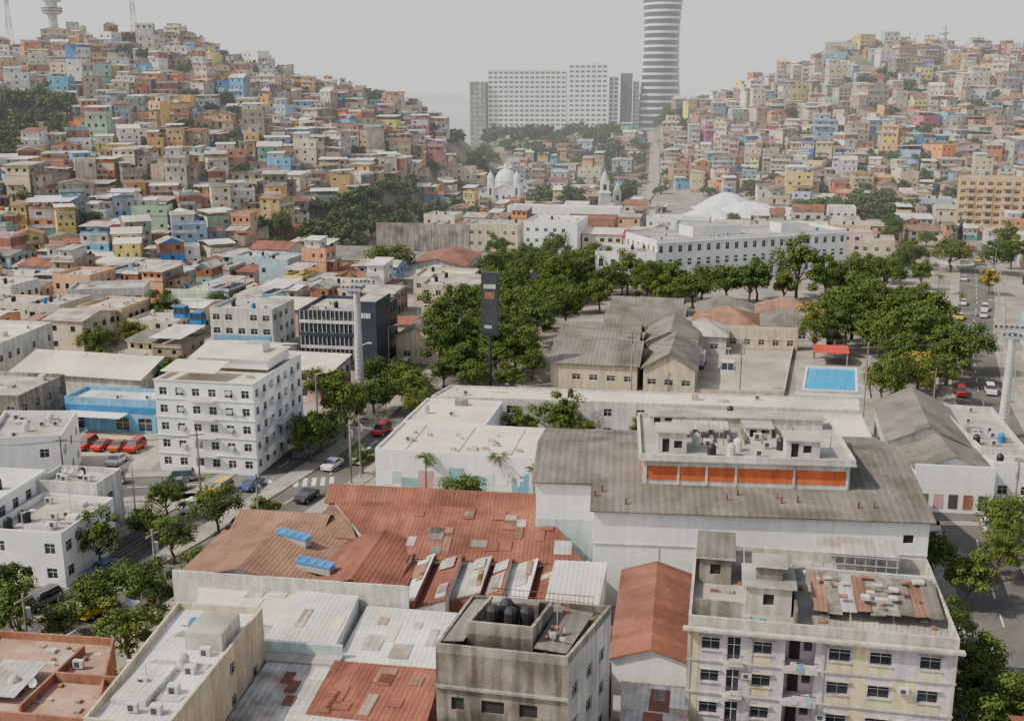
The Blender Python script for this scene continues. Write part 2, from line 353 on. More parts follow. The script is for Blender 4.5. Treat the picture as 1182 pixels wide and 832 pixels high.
# ------------------------------------------------------------------ trees
def tree_mesh(seed,H=9.,RR=4.6,leaf='leaf',n=210,ls=.42,ncl=17):
    rnd=random.Random(seed); mb=MB(); th=H*.27
    mb.tube((0,0,-1),(0,0,th*.6),.34,.26,'bark',7,False); top=Vector((rnd.uniform(-.3,.3),rnd.uniform(-.3,.3),th)); mb.tube((0,0,th*.6),top,.26,.2,'bark',7,False)
    cl=[]
    for i in range(ncl):
        a=i*2.4+rnd.uniform(-.4,.4); q=1-1.55*(i+.5)/ncl; q=max(-.5,q); s=math.sqrt(1-q*q); k=rnd.uniform(.5,.82) if i%4 else rnd.uniform(.15,.4)
        c=Vector((RR*k*s*math.cos(a),RR*k*s*math.sin(a),H*.58+q*H*.33*(k/.7)+rnd.uniform(-.5,.5))); r=rnd.uniform(.2,.4)*RR; cl.append((c,r))
        if i%2==0:
            mid=top.lerp(c,.5)+Vector((0,0,-.2)); mb.tube(top,mid,.13,.09,'bark',5,False); mb.tube(mid,c,.09,.04,'bark',5,False)
    v=mb.v;f=mb.f;mm=mb.m;li=mb.mi(leaf)
    for c,r in cl:
        for k in range(n):
            d=Vector((rnd.gauss(0,1),rnd.gauss(0,1),rnd.gauss(0,1)+.25)).normalized(); q=rnd.random()**.35*rnd.uniform(.75,1.3)
            p=c+Vector((d.x*r,d.y*r,d.z*r*.72))*q
            nn=(d+Vector((rnd.gauss(0,.5),rnd.gauss(0,.5),rnd.gauss(0,.5)+.45))).normalized(); u=nn.orthogonal().normalized(); w_=nn.cross(u); an=rnd.uniform(0,6.28)
            u,w_=u*math.cos(an)+w_*math.sin(an),w_*math.cos(an)-u*math.sin(an); s=ls*rnd.uniform(.6,1.25)
            i=len(v); v+=[tuple(p+u*s*.6),tuple(p+w_*s*.42),tuple(p-u*s*.6),tuple(p-w_*s*.42)]; f.append((i,i+1,i+2,i+3)); mm.append(li)
    return mb.mesh('tree_mesh')
TN=[tree_mesh(i,H=8.+[0,1.5,3,0,2,1][i],RR=[4.1,5.2,4.2,5.6,4.6,3.7][i],n=250,ls=.33,ncl=[20,22,19,22,20,17][i]) for i in range(6)]
TY=tree_mesh(40,leaf='leaf_yellow')
TF=[tree_mesh(20+i,H=9,RR=5,leaf='leaf_far',n=90,ls=.75,ncl=13) for i in range(4)]
def palm_mesh(seed):
    rnd=random.Random(seed); mb=MB(); H=8.5; mb.tube((0,0,-1),(.2,.1,H),.2,.14,'bark',7)
    for i in range(18):
        a=i*2.4; e=rnd.uniform(-.1,1.1); prev=Vector((.2,.1,H)); d=Vector((math.cos(a),math.sin(a),e)).normalized(); side=Vector((-math.sin(a),math.cos(a),0))
        for k in range(9):
            nx_=prev+d*.3; ln=[.35,.6,.75,.8,.8,.7,.6,.4,.2][k]
            for sg in(-1,1):
                tip=(prev+nx_)/2+side*sg*ln*.7+d*ln*.5-Vector((0,0,ln*.45)); mb.poly([prev,nx_,tip],'leaf')
            prev=nx_; d=(d+Vector((0,0,-.17))).normalized()
    return mb.mesh('palm_mesh')
PM=[palm_mesh(1),palm_mesh(2)]
def tree(x,y,s=1.,far=False,nm='street_tree',me=None):
    put(nm,me or random.choice(TF if far else TN),(x,y,hz(x,y)),U(0,6.28),(s*U(.9,1.12),s*U(.9,1.12),s*U(.85,1.12)))
near=[(-49.2,99.5,.72),(-46,103,.62),(-44.6,108.7,.7),(-48.5,120,.7),(-38.2,106.5,.78),(-37.5,131.1,.78),(-30.4,128,.75),(-45.5,135.9,.6),(-58,138,.6),(-37.4,97.3,.78),(-40.5,122,.65),(-43,113,.6),(-46,129,.55),(-53,106,.7),(-36,117,.55),(-57,125,.4),(-52,93,.7),
(-29.7,163.5,.9),(-27,170.4,.95),(-34,190.5,1.),(-24.2,184.5,.85),(-20.2,196.9,.9),(-15.5,178.8,.75),(-30.6,158.9,.8),(-22,153.5,.5),(-18,189,.8),(-25,200,.85),(-28,178,.8),(-7,196,.8),(0,197,.75),(-2,206,.9),(-10,206,1.),
(-6.5,135.5,.8),(1.9,168.3,.7),(8,167.3,.85),(11,165.5,.7),(-78.2,203.8,.9),(-61.8,196.9,.9),(-83,256.6,.9),(-36.5,325.5,1.4),(-67.6,353.7,1.),(-79.8,380,1.),
(77.3,244.1,1.4),(75.5,207.4,1.2),(71,196,1.),(93,236.4,1.4),(66.6,190.5,.9),(83.4,203.8,1.3),(64,226,1.),(98,262,1.2),(92.5,256.6,1.2),(79,215,1.4),(86,224,1.5),(70,232,1.2),(82,250,1.2),(90,212,1.2),(76,190,.9),(84,234,1.4),(78,226,1.3),(87,244,1.3),(74,238,1.2),(88,266,1.2),(80,262,1.2),
(47.5,116.3,.8),(49.5,110,.9),(61.8,128,.8),(40.9,87,.85),(42.3,82.1,.85),(38.8,80.5,.8),(42.8,91.6,.7),(40.5,76,.8),(43.5,101,.6),(56,117,.6),(59,122,.6),
(57.1,287.2,1.5),(66,291.3,1.2),(77.2,294.1,1.6),(87.4,297,1.2),(46.9,280.5,1.2),(41.2,297,1.1),(51,291,1.3),(96,300,1.3),(72,286,1.1),(83,288,1.5),(62,283,1.3),(104,302,1.2),(92,291,1.),(36,290,1.2),(32,300,1.1),(38,304,1.),
(148.4,334.4,1.2),(125.2,343.8,1.),(141.1,407.2,1.3),(137,340,1.3),(158,345,1.2),(130,352,1.),(168,372,1.3),(118,330,.9),(110,318,1.),(116,308,1.)]
for x,y,s in near: tree(x,y,s)
tree(76.5,200,1.,me=TY); tree(68,243,1.1,me=TY); tree(132,300,.8,me=TY)
def inpoly(x,y,P):
    c=False
    for (a,b),(d,e) in zip(P,P[1:]+P[:1]):
        if (b>y)!=(e>y) and x<(d-a)*(y-b)/(e-b)+a: c=not c
    return c
def fillp(P,sp,s,far=False,nm='tree',jit=.45,prob=1.,lo=.7,hi=1.3):
    x0,x1=min(p[0] for p in P),max(p[0] for p in P); y0,y1=min(p[1] for p in P),max(p[1] for p in P); y=y0
    while y<y1:
        x=x0
        while x<x1:
            a,b_=x+U(-jit,jit)*sp,y+U(-jit,jit)*sp
            if inpoly(a,b_,P) and R()<prob: tree(a,b_,s*U(lo,hi),far,nm)
            x+=sp
        y+=sp
CM=[(-12,196),(5,203),(6,235),(16,262),(17,275),(34,310),(34,340),(5,365),(-6,350),(-10,300),(-20,262),(-22,232)]
fillp(CM,8.,.95,nm='park_tree',lo=.55,hi=1.4,prob=.8)
fillp([(34,266),(46,275),(44,305),(20,300),(17,276)],8,1.,nm='park_tree',prob=.85)
fillp([(-20,690),(60,670),(84,720),(90,820),(-20,850)],11,1.2,True,'woodland_tree',prob=.55)
fillp([(108,760),(150,830),(180,870),(108,870)],10,1.,True,'woodland_tree')
G1=[(-300,440),(-195,430),(-183,470),(-200,505),(-300,510)]; G2=[(-86,345),(-64,352),(-47,392),(-38,430),(-32,478),(-48,478),(-60,432),(-76,385)]
G3=[(118,470),(160,450),(190,470),(185,505),(130,510)]; G4=[(205,735),(232,730),(236,765),(205,765)]; G5=[(-38,575),(-8,580),(0,640),(-30,640)]
fillp(G1,9,1.1,True,'hillside_tree',prob=.85); fillp(G2,8.5,.95,True,'hillside_tree',lo=.6,hi=1.4,prob=.8); fillp(G5,10,1.1,True,'hillside_tree',prob=.4)
fillp(G3,9,1.1,True,'park_tree')
fillp([(12,490),(55,500),(62,530),(20,550)],11,1.2,True,'park_tree',prob=.65); fillp([(-35,445),(-14,440),(-8,480),(-30,480)],8,1.1,True,'park_tree')
fillp([(235,765),(330,765),(330,790),(235,790)],9,.7,True,'hillside_tree',prob=.55); fillp([(-60,610),(-120,615),(-250,620),(-250,630),(-60,630)],9,.65,True,'hillside_tree',prob=.35)
for i in range(26):
    y=570+i*11; tree(vroad(y)+U(6,9)*(1 if i%2 else -1),y,U(.5,.85),True,'roadside_tree')
# ------------------------------------------------------------------ hillside houses
def house_mesh(seed):
    rnd=random.Random(seed); st=random.getstate(); random.seed(seed*13+5); mb=MB()
    w=rnd.uniform(5.5,11);d=rnd.uniform(6,9);fl=rnd.choice([1,1,2,2,2,3,3,4]);fh=2.7; x0,x1,y0,y1=-w/2,w/2,-d/2,d/2
    def block(x0,x1,y0,y1,z0,fl,m,side=None):
        p=[(x0,y0),(x1,y0),(x1,y1),(x0,y1)]
        for f in range(fl):
            mf=m if (f!=fl-1 or rnd.random()<.75) else rnd.choice(['paint2','brick','white_old'])
            for i in range(4):
                a,b=Vector(p[i]),Vector(p[(i+1)%4]); op=[]
                if i!=2:
                    op=ops_auto((b-a).length,z0+f*fh,1,fh,rnd.uniform(2.4,3.8),rnd.uniform(.8,1.3),1.05,.95,.2 if i==0 else .5,rnd.choice(['glass','glass','void']))
                    if f==0 and i==0 and z0==0 and op: o=op[0]; op[0]=(o[0],o[1],.06,2.2,'void')
                mb.wall(a,b,z0+f*fh,z0+(f+1)*fh,op,mf if (i in(0,2) or not side) else side,dep=.22,bars=False)
        return z0+fl*fh
    m=rnd.choice(['paint','paint','paint','paint','paint','paint2']); side=rnd.choice([None,None,'paint','paint2','paint3','concrete'])
    mb.box(x0,x1,y0,y1,-7,0,rnd.choice(['concrete','paint2','paint','paint2']))
    z=block(x0,x1,y0,y1,0,fl,m,side)
    for f in range(1,fl+1):
        if rnd.random()<.5: mb.box(x0-.05,x1+.05,y0-rnd.choice([.15,.7]),y0,f*fh-.12,f*fh+.03,'slab')
        if rnd.random()<.5 and f<fl:
            mb.box(x0,x1*.4,y0-1.,y0-.93,f*fh+.03,f*fh+.9,rnd.choice(['frame','white_old','paint2'])); mb.box(x0,x1*.4,y0-1.,y0,f*fh-.12,f*fh+.029,'slab')
    mb.poly([(x0,y0,z),(x1,y0,z),(x1,y1,z),(x0,y1,z)],'roof_obj')
    k=rnd.random()
    if rnd.random()<.35:
        ex=rnd.uniform(2.5,4.5); ez=block(x1,x1+ex,y0+rnd.uniform(.5,2),y1-.5,0,max(1,fl-rnd.choice([1,2])),rnd.choice(['paint2','paint','paint3'])); mb.box(x1,x1+ex,y0+2,y1-.5,-7,0,'concrete')
        mb.sheet((x1+.02,y0+.1,ez+.1),(x1+ex+.4,y0+.1,ez+.1),(x1+ex+.4,y1-.1,ez+.5),(x1+.02,y1-.1,ez+.5),rnd.choice(['zinc','rust_brown','roof_cream','asb']),.08)
    if k<.48:
        s=rnd.uniform(.3,1.1); rm=rnd.choice(['zinc','zinc','zinc','rust_brown','asb','roof_white','roof_cream','rust'])
        if rnd.random()<.3: mb.gable(x0,x1,y0,y1,z+.13,z+1.+s*.6,rm,.4,rnd.choice(['x','y']),'paint')
        else:
            mb.sheet((x0-.5,y0-.6,z+.2),(x1+.5,y0-.6,z+.2),(x1+.5,y1+.4,z+.2+s),(x0-.5,y1+.4,z+.2+s),rm,.08)
            for x in(x0,x1): mb.poly([(x,y0,z),(x,y1,z),(x,y1,z+.1+s),(x,y0,z+.1)],'paint2')
    elif k<.66:
        xm=x0+w*rnd.uniform(.45,.7); z2=block(x0+.02,xm,y0+d*.3,y1-.02,z,1,rnd.choice(['paint','paint2','white_old']))
        mb.sheet((x0-.3,y0+d*.3-.6,z2+.1),(xm+.4,y0+d*.3-.6,z2+.1),(xm+.4,y1+.3,z2+.6),(x0-.3,y1+.3,z2+.6),rnd.choice(['zinc','rust_brown','roof_white']),.08)
        mb.parapet([(x0,y0),(x1,y0),(x1,y1),(x0,y1)],z,.85,.15,m); tankk(mb,x1-1,y1-1,z)
    elif k<.86:
        mb.parapet([(x0,y0),(x1,y0),(x1,y1),(x0,y1)],z,.8,.15,m)
        clutter(mb,x0+1,x1-1.5,y0+1,y1-1.5,z,3)
    else:
        for x in(x0+.1,x1-.1):
            for y in(y0+.1,y1-.1): mb.tube((x,y,z),(x,y,z+2.4),.08,.08,'concrete',4)
        mb.parapet([(x0,y0),(x1,y0),(x1,y1),(x0,y1)],z,.7,.15,m)
        mb.sheet((x0-.4,y0-.4,z+2.3),(x1+.4,y0-.4,z+2.3),(x1+.4,y1+.4,z+2.8),(x0-.4,y1+.4,z+2.8),rnd.choice(['zinc','rust_brown','roof_white']),.08)
    random.setstate(st); return mb.mesh('house_mesh')
HM=[house_mesh(i) for i in range(60)]
PAL=[((.68,.54,.34),10),((.74,.62,.42),9),((.54,.42,.28),6.5),((.80,.77,.70),11),((.68,.32,.18),7),((.78,.46,.15),7),((.60,.20,.09),4.5),((.28,.40,.54),4),((.18,.46,.68),4.5),((.72,.37,.35),4.5),((.82,.64,.17),6.5),((.42,.38,.32),5),((.33,.26,.19),4.5),((.42,.60,.38),2.5),((.06,.22,.50),1.8),((.78,.28,.06),3.5),((.62,.15,.25),1.2),((.78,.62,.44),6),((.44,.53,.66),3.5),((.26,.56,.50),1.5)]
def pal():
    c=random.choices([p[0] for p in PAL],[p[1] for p in PAL])[0]; k=U(.8,1.12); return tuple(min(.84,q*k) for q in c)
RES=[]
def blocked(x,y,r=4): return any((x-a)**2+(y-b)**2<(q+r)**2 for a,b,q in RES)
def hill_fill(x0,x1,crest,FT,lim,tp):
    y=lim
    while y<crest+14:
        x=x0+U(0,5)
        while x<x1:
            f=interp(x,FT); a=x+U(-1.2,1.2); b_=y+U(-2.6,2.6)
            step=U(7.8,12.4)
            if b_>f-4 and not any(inpoly(a,b_,g_) for g_ in(G1,G2,G3,G4,G5)) and not near_road(a,b_,3) and not blocked(a,b_):
                if abs(a-vroad(b_))>9 or b_<540:
                    q=R(); gn=mnoise.noise((a*.02,b_*.02,5.)); low=.06*max(0,1-(b_-f)/90)
                    if q<tp+low+max(0,gn-.14)*.9:
                        tree(a,b_,U(.6,1.),True,'hillside_tree')
                        if R()<.6: tree(a+U(-5,5),b_+U(-4,4),U(.45,.8),True,'hillside_tree')
                    elif q<.975:
                        s=U(.82,1.08) if R()<.86 else U(1.15,1.4)
                        put('hillside_house',random.choice(HM),(a,b_,hz(a,b_)+U(-.3,1.4)),U(-.4,.4)+(.25*math.sin(a*.025+b_*.013))+(math.pi/2*random.choice([-1,1]) if R()<.15 else 0),(s*U(.88,1.12),s,U(.82,1.2)),pal())
                        if R()<.2: tree(a+U(-5,5),b_-U(3.5,5),U(.3,.55),True,'hillside_tree')
            x+=step
        y+=U(7.2,8.8)
# ------------------------------------------------------------------ apartment block (bottom right)
mb=MB(); W,D=21.2,15.5; fh=2.95; Z=12.
ops=[]
for f in range(4):
    z=Z-(f+1)*fh
    for xc,ww in((1.9,1.5),(6.1,1.5),(12.2,1.7),(15.4,1.7),(19.2,1.6)): ops.append((xc-ww/2,xc+ww/2,z+1.,z+2.2,'glass',.22))
    ops.append((3.25,4.35,z+.2,z+2.3,'glass',.3)); ops.append((7.9,10.3,z+.15,z+2.6,'lilac',1.4))
mb.wall((0,0),(W,0),0,Z,ops,'lilac')
mb.wall((W,0),(W,D),0,Z,ops_auto(D,Z-4*fh,4,fh,3.6,1.4,1.2,1.,.1),'yellow'); mb.wall((W,D),(0,D),0,Z,[],'slab'); mb.wall((0,D),(0,0),0,Z,ops_auto(D,Z-4*fh,4,fh,3.6,1.2,1.2,1.,.2),'concrete')
for f in range(4):
    z=Z-(f+1)*fh
    for xc in(12.2,15.4,19.2): mb.box(xc-.95,xc+.95,-.03,-.002,z+.18,z+.88,'yellow')
    mb.box(13.2,14.4,-.025,-.002,z+.12,z+2.75,'yellow'); mb.box(16.4,18.2,-.025,-.002,z+.12,z+2.75,'yellow' if f%2 else 'lilac')
    mb.box(.35,.95,-.025,-.002,z+.12,z+2.75,'yellow'); mb.box(5.4,6.8,-.03,-.002,z+.18,z+.88,'yellow')
    mb.box(-.05,W+.05,-.14,-.004,z-.06,z+.1,'slab')
    for xc,ww in((1.9,1.5),(6.1,1.5),(12.2,1.7),(15.4,1.7),(19.2,1.6)):
        mb.box(xc-ww/2-.1,xc+ww/2+.1,-.12,-.003,z+.9,z+.985,'slab'); mb.box(xc-ww/2-.15,xc+ww/2+.15,-.25,-.003,z+2.22,z+2.3,'slab')
        for k in range(5): xx=xc-ww/2+ww*(k+.5)/5; mb.box(xx-.01,xx+.01,.02,.05,z+1,z+2.2,'darkframe')
        mb.box(xc-ww/2,xc+ww/2,.02,.05,z+1.385,z+1.41,'darkframe')
    mb.box(7.7,10.5,-.9,-.15,z+.0,z+.15,'slab'); mb.box(7.7,10.5,-.9,-.84,z+.15,z+.45,'lilac')
    for k in range(18): x=7.75+k*.16; mb.box(x,x+.025,-.88,-.86,z+.45,z+1.,'darkframe')
    mb.box(7.7,10.5,-.9,-.84,z+1.,z+1.06,'darkframe'); mb.box(8.3,9.15,1.3,1.38,z+.17,z+2.2,'void'); mb.box(9.45,10.1,1.3,1.38,z+1.,z+2.1,'glass')
    mb.box(3.0,4.6,-.7,-.15,z,z+.14,'slab')
    for k in range(11): x=3.02+k*.15; mb.box(x,x+.025,-.68,-.66,z+.14,z+.95,'darkframe')
    mb.box(3.,4.6,-.7,-.64,z+.95,z+1.,'darkframe')
for xc,z in((17.3,7.9),(11.,4.8),(4.9,7.9),(17.3,4.9)): mb.box(xc-.4,xc+.4,-.45,-.03,z,z+.5,'frame'); mb.box(xc-.25,xc+.15,-.46,-.451,z+.08,z+.42,'darkframe')
for xc,z,c in((8.3,10.2,'white_old'),(8.9,10.1,'blue_sky'),(8.6,7.2,'white_old'),(9.7,7.2,'teal')): mb.box(xc,xc+.45,-.97,-.91,z-.85,z-.1,c)
for x in(.0,4.95,10.75,W-.35): mb.box(x,x+.3,-.1,-.003,0,Z,'slab')
mb.box(-.4,W+.4,-.7,-.142,Z-.1,Z+.12,'slab'); mb.poly([(0,0,Z),(W,0,Z),(W,D,Z),(0,D,Z)],'roof_flat'); mb.parapet([(0,0),(W,0),(W,D),(0,D)],Z,.95,.22,'slab')
def hut(x0,x1,y0,y1,z0,z1,m='slab',r='roof_flat',cap=.35):
    p=[(x0,y0),(x1,y0),(x1,y1),(x0,y1)]
    for i in range(4):
        a,b=Vector(p[i]),Vector(p[(i+1)%4]); L_=(b-a).length; mb.wall(a,b,z0,z1,ops_auto(L_,z0,1,z1-z0,2.2,.9,1.0,.9,.2,'void') if i!=2 else [],m)
    mb.box(x0-cap,x1+cap,y0-cap,y1+cap,z1,z1+.16,'slab',r)
hut(4.6,8.4,3.2,7.,Z,Z+2.6,'slab'); hut(5.4,7.6,4.2,6.2,Z+2.77,Z+4.,'concrete'); hut(.6,3.4,8.5,14,Z,Z+2.5,'concrete','asb')
mb.box(.4,4.3,1.2,1.35,Z,Z+1.9,'concrete'); mb.box(8.6,8.8,1,13,Z,Z+1.6,'concrete'); mb.box(4.4,4.55,7.1,13,Z,Z+1.8,'white_old')
for i in range(9):
    x=10.2+i*1.15; a_=.5*R(); b2=.4*R(); mb.sheet((x,3+.3*R(),Z+.7+a_),(x+1.2,3+.3*R(),Z+.7+a_),(x+1.2,9.5,Z+1.3+b2),(x,9.5,Z+1.3+b2),['rust_brown','concrete','zinc','rust_brown','concrete','concrete','asb','rust_brown','asb'][i],.05)
for i in range(22): x,y=U(10.5,19.5),U(3.4,8.8); mb.box(x,x+U(.2,1.1),y,y+U(.2,.7),Z+1.6,Z+1.7+.2*R(),random.choice(['rust_brown','white_old','slab','concrete','brick']))
mb.box(10,20.8,9.8,10,Z,Z+1.7,'white_old')
for i in range(9):
    x=10.6+i*.9; mb.box(x,x+.1,11,11.1,Z,Z+2.55,'metal')
for z_ in(1.,1.8,2.56): mb.box(10.6,18,10.9,10.98,Z+z_,Z+z_+.07,'metal')
mb.sheet((10.6,11.2,Z+2.7),(18,11.2,Z+2.7),(18,14.5,Z+3.),(10.6,14.5,Z+3.),'zinc',.06)
for i in range(26): x=9.6+i*.43; mb.box(x,x+.03,.8,.83,Z+.02,Z+1.5,'darkframe')
for i in range(50):
    x,y=U(1,20),U(1,14); mb.box(x,x+U(.1,.8),y,y+U(.1,.6),Z+.01,Z+U(.08,.4),random.choice(['brick','white_old','concrete','blue_sky','zinc']))
mb.obj('apartment_building',(14.6,83.1,0),math.radians(-11.2))
# ------------------------------------------------------------------ weathered concrete block (bottom centre)
P4=[(-5.9,76.9),(4.2,74.8),(8.2,83.3),(-3.4,85.4)]
p,loc,ang=frm(P4); mb=MB(); Z=13.
for i in range(4):
    a,b=Vector(p[i]),Vector(p[(i+1)%4]); L_=(b-a).length
    ops=[]
    if i==0: ops=[(x,x+w_,z,z+1.1,'void') for z in(8.2,5.2,2.2) for x,w_ in((1.2,1.),(3.6,1.8),(6.6,1.4))]
    if i==1: ops=[(x,x+1.3,z,z+1.2,'glass') for z in(9.6,6.6,3.6) for x in(1.,4.,6.8)]
    mb.wall(a,b,0,Z,ops,'white_old' if i==1 else 'concrete_dark')
mb.poly([(q[0],q[1],Z) for q in p],'concrete_dark'); mb.parapet(p,Z,.7,.25,'concrete')
mb.box(-.1,10.4,-.25,-.002,Z-2.9,Z-2.7,'concrete')
q=[(2.2,1.2),(7.4,1.2),(8.2,6.),(3.,6.)]
mb.prism(q,Z,Z+1.2,'concrete_dark','concrete_dark'); mb.parapet(q,Z+1.2,1.0,.25,'concrete')
mb.box(3.4,7.2,4.6,5.6,Z+1.2,Z+2.4,'concrete')
for x,y in((4.0,2.7),(5.4,2.6),(6.6,3.),(4.8,3.9)): tankk(mb,x,y,Z+1.2,.58,1.5)
mb.sheet((7.6,.6,Z+.9),(10.1,.6,Z+.7),(11.3,7.2,Z+.9),(8.4,7.3,Z+1.1),'asb',.08); mb.sheet((.4,.6,Z+.7),(2.1,.6,Z+.9),(3.,7.8,Z+1.),(1.2,7.8,Z+.8),'asb',.08)
mb.sheet((2.6,6.2,Z+.9),(8.3,6.2,Z+1.),(8.6,7.9,Z+1.2),(2.8,8.,Z+1.1),'asb_y',.08)
for i in range(24): x=2.8+i*.36; mb.box(x,x+.04,8.0,8.04,Z+.7,Z+1.9,'rust')
mb.box(2.8,11.2,8.,8.06,Z+1.86,Z+1.92,'rust'); mb.box(2.8,11.2,8.,8.06,Z+1.3,Z+1.35,'rust')
for i in range(14): x,y=U(7.8,9.6),U(1,6.5); mb.box(x,x+U(.1,.5),y,y+U(.1,.5),Z+1.1,Z+1.2+.2*R(),random.choice(['brick','concrete','white_old']))
mb.tube((9,3,Z),(9,3,Z+3.5),.04,.03,'metal',5); mb.tube((8.4,3,Z+3.3),(9.6,3,Z+3.3),.02,.02,'metal',4)
mb.obj('concrete_building',loc,ang)
# ------------------------------------------------------------------ big white warehouse with roof-top storey
mb=MB(); W,D=35.2,28.; Z=11.4
mb.wall((0,0),(W,0),0,Z,[(W-2.6,W-1.5,8.6,9.6,'void'),(W-4.6,W-3.6,3.2,4.2,'void'),(3,4,2.,3.5,'void')],'white')
mb.wall((W,0),(W,D),0,Z,ops_auto(D,3,2,4,5,1.5,1,1),'white'); mb.wall((W,D),(0,D),0,Z,[],'white'); mb.wall((0,5.2),(0,0),0,Z,[],'white')
mb.wall((-6.6,5.2),(0,5.2),0,Z,[],'white'); mb.wall((-6.6,D),(-6.6,5.2),0,Z,[],'white'); mb.box(-6.65,-.02,5.12,5.195,0,7.9,'pale_teal'); mb.box(-.06,-.003,.02,5.1,0,7.9,'pale_teal')
mb.box(-.1,W,-.12,-.003,7.3,7.42,'white_old')
for x in(7,14.2,21,28): mb.box(x,x+.1,-.1,-.003,0,7.29,'frame')
ym=14.; zr=14.2
mb.sheet((-.4,-.6,Z-.1),(W+.5,-.6,Z-.1),(W+.5,ym,zr),(-.4,ym,zr),'asb',.15); zz=Z-.1+(zr-Z+.1)*(5.4/14.6)
mb.sheet((-7.1,4.7,zz),(-.41,4.7,zz),(-.41,ym,zr),(-7.1,ym,zr),'asb',.15)
mb.sheet((-7.1,ym,zr),(W+.5,ym,zr),(W+.5,D+.4,Z),(-7.1,D+.4,Z),'asb',.15)
for x,y0 in((W,0),(-6.6,5.2)): mb.poly([(x,y0,Z-.3),(x,D,Z-.3),(x,ym,zr-.2)],'white')
mb.poly([(0,0,Z-.3),(0,5.2,Z-.3),(0,5.2,zz-.1)],'white'); mb.poly([(-6.6,5.2,Z),(0,5.2,Z),(0,5.2,zz-.16),(-6.6,5.2,zz-.16)],'white')
x0,x1,y0,y1=5.3,27.8,5.2,20.5; zb,zt=12.,15.4
mb.box(x0,x1,y0,y1,zb,zt,'white_old','roof_flat')
e=[x0+.3,x0+3.9,x0+10.2,x0+16.5,x1-.3]
for i in range(4): mb.box(e[i]+.12,e[i+1]-.12,y0-.06,y0-.003,13.0,14.6,'orange')
for yy in(y0+.4,y0+5.4,y0+10.2): mb.box(x0-.06,x0-.003,yy,yy+4.4,13.2,14.5,'orange'); mb.box(x1+.003,x1+.06,yy,yy+4.4,13.2,14.5,'orange')
mb.box(x0-.5,x1+.5,y0-.7,y1+.4,zt,zt+.22,'white_old','roof_flat')
for x in e+[x0+7]: mb.box(x-.12,x+.12,y0-.14,y0-.07,12.6,15.4,'white_old')
zt+=.22
mb.parapet([(x0-.4,y0-.6),(x1+.4,y0-.6),(x1+.4,y1+.3),(x0-.4,y1+.3)],zt,.5,.2,'white_old')
hx=[(x0+1.6,x0+4.8,y0+1.4,y0+4.6,2.4),(x1-6.8,x1-3.2,y0+1.,y0+4.2,2.),(x0+12,x0+15.,y0+8,y0+10.5,1.2),(x0+1,x1-1,y1-3.4,y1-1.2,1.2)]
for a,b_,c,d,h in hx:
    mb.wall((a,c),(b_,c),zt,zt+h,[(.5,1.3,zt+.1,zt+min(h-.2,1.7),'void'),(1.8,2.7,zt+.6,zt+min(h-.2,1.5),'void')],'white_old'); mb.box(a,b_,c+.2,d,zt,zt+h,'white_old','roof_flat'); mb.box(a-.25,b_+.25,c-.25,d+.25,zt+h,zt+h+.15,'slab','roof_flat')
for i in range(7): x=x0+6+i*1.9; mb.box(x,x+.25,y0+5.5,y0+14.,zt,zt+.55,'concrete')
for i in range(9): x=x0+2+i*2.4; mb.tube((x,y0+5,zt),(x,y0+5,zt+1.4+.8*(i%2)),.06,.05,'rust',5)
clutter(mb,x0+1,x1-2,y0+.8,y0+7,zt,12)
for i in range(6): mb.sheet((x0+3.5+i*1.1,y0+7,zt+1.2),(x0+4.5+i*1.1,y0+7,zt+1.2),(x0+4.5+i*1.1,y0+9.5,zt+1.5),(x0+3.5+i*1.1,y0+9.5,zt+1.5),'zinc',.05)
for i in range(10):
    x=U(0,W-2); y=U(.5,4.3); z_=Z-.1+(zr-Z)*((y+.6)/14.6)+.03
    mb.tube((x,y,z_-.1),(x,y,z_+.7),.1,.1,'rust',6)
mb.obj('white_warehouse',(8.8,111.1,0),math.radians(-5.5))
# ------------------------------------------------------------------ market building
def blk(name,poly,z,rm,wm='white',**k): return bldg(name,poly,z,wm,rm,**k)
def mural(mb,p):
    L_=p[1][0]
    cols=['teal','blue_sky','pink','white_old','pale_teal','teal','blue_sky','white','pale_teal','teal']
    x=.4
    while x<L_-1:
        w_=U(.8,2.6); z0=U(.3,1.6); mb.box(x,min(L_-.3,x+w_),-.05,-.003,z0,z0+U(1.6,3.),random.choice(cols)); x+=w_
    for i in range(6): x=L_*.55+i*1.7; mb.box(x,x+.35,-.09,-.052,2.,4.,'white'); mb.box(x+.37,x+1.1,-.09,-.052,3.6,4.,'white'); mb.box(x+.37,x+.9,-.09,-.052,2.8,3.15,'white')
    for i in range(22):
        x=U(1,L_-2);y=U(1,11)
        mb.box(x,x+U(.4,1.),y,y+.6,6.01,6.4,random.choice(['frame','roof_flat','zinc']))
    for i in range(4): mb.box(4+i*7.5,4.15+i*7.5,.3,13,6.005,6.12,'slab')
blk('market_building',[(-19.2,146.6),(14,140.6),(17,154),(-16.5,159.7)],6.,'roof_cream',bay=0,par=.35,clut=3,extra=mural)
blk('market_building',[(-16.5,159.8),(-4,157.6),(-1.5,170.4),(-13.8,172.4)],6.1,'roof_cream',bay=0,par=.3,clut=3)
blk('market_building',[(-13.2,172.6),(54.3,164.4),(56,171),(-10.4,179.4)],6.4,'roof_cream','white_old',bay=5,par=.3,clut=10)
blk('market_building',[(20,153),(51.6,148.5),(54.2,163.5),(23,167)],6.,'roof_cream','white_old',bay=4,par=.3,clut=8)
fillp([(20,167.5),(46,164.5),(48,168),(22,171)],2.6,.38,nm='climbing_plant')
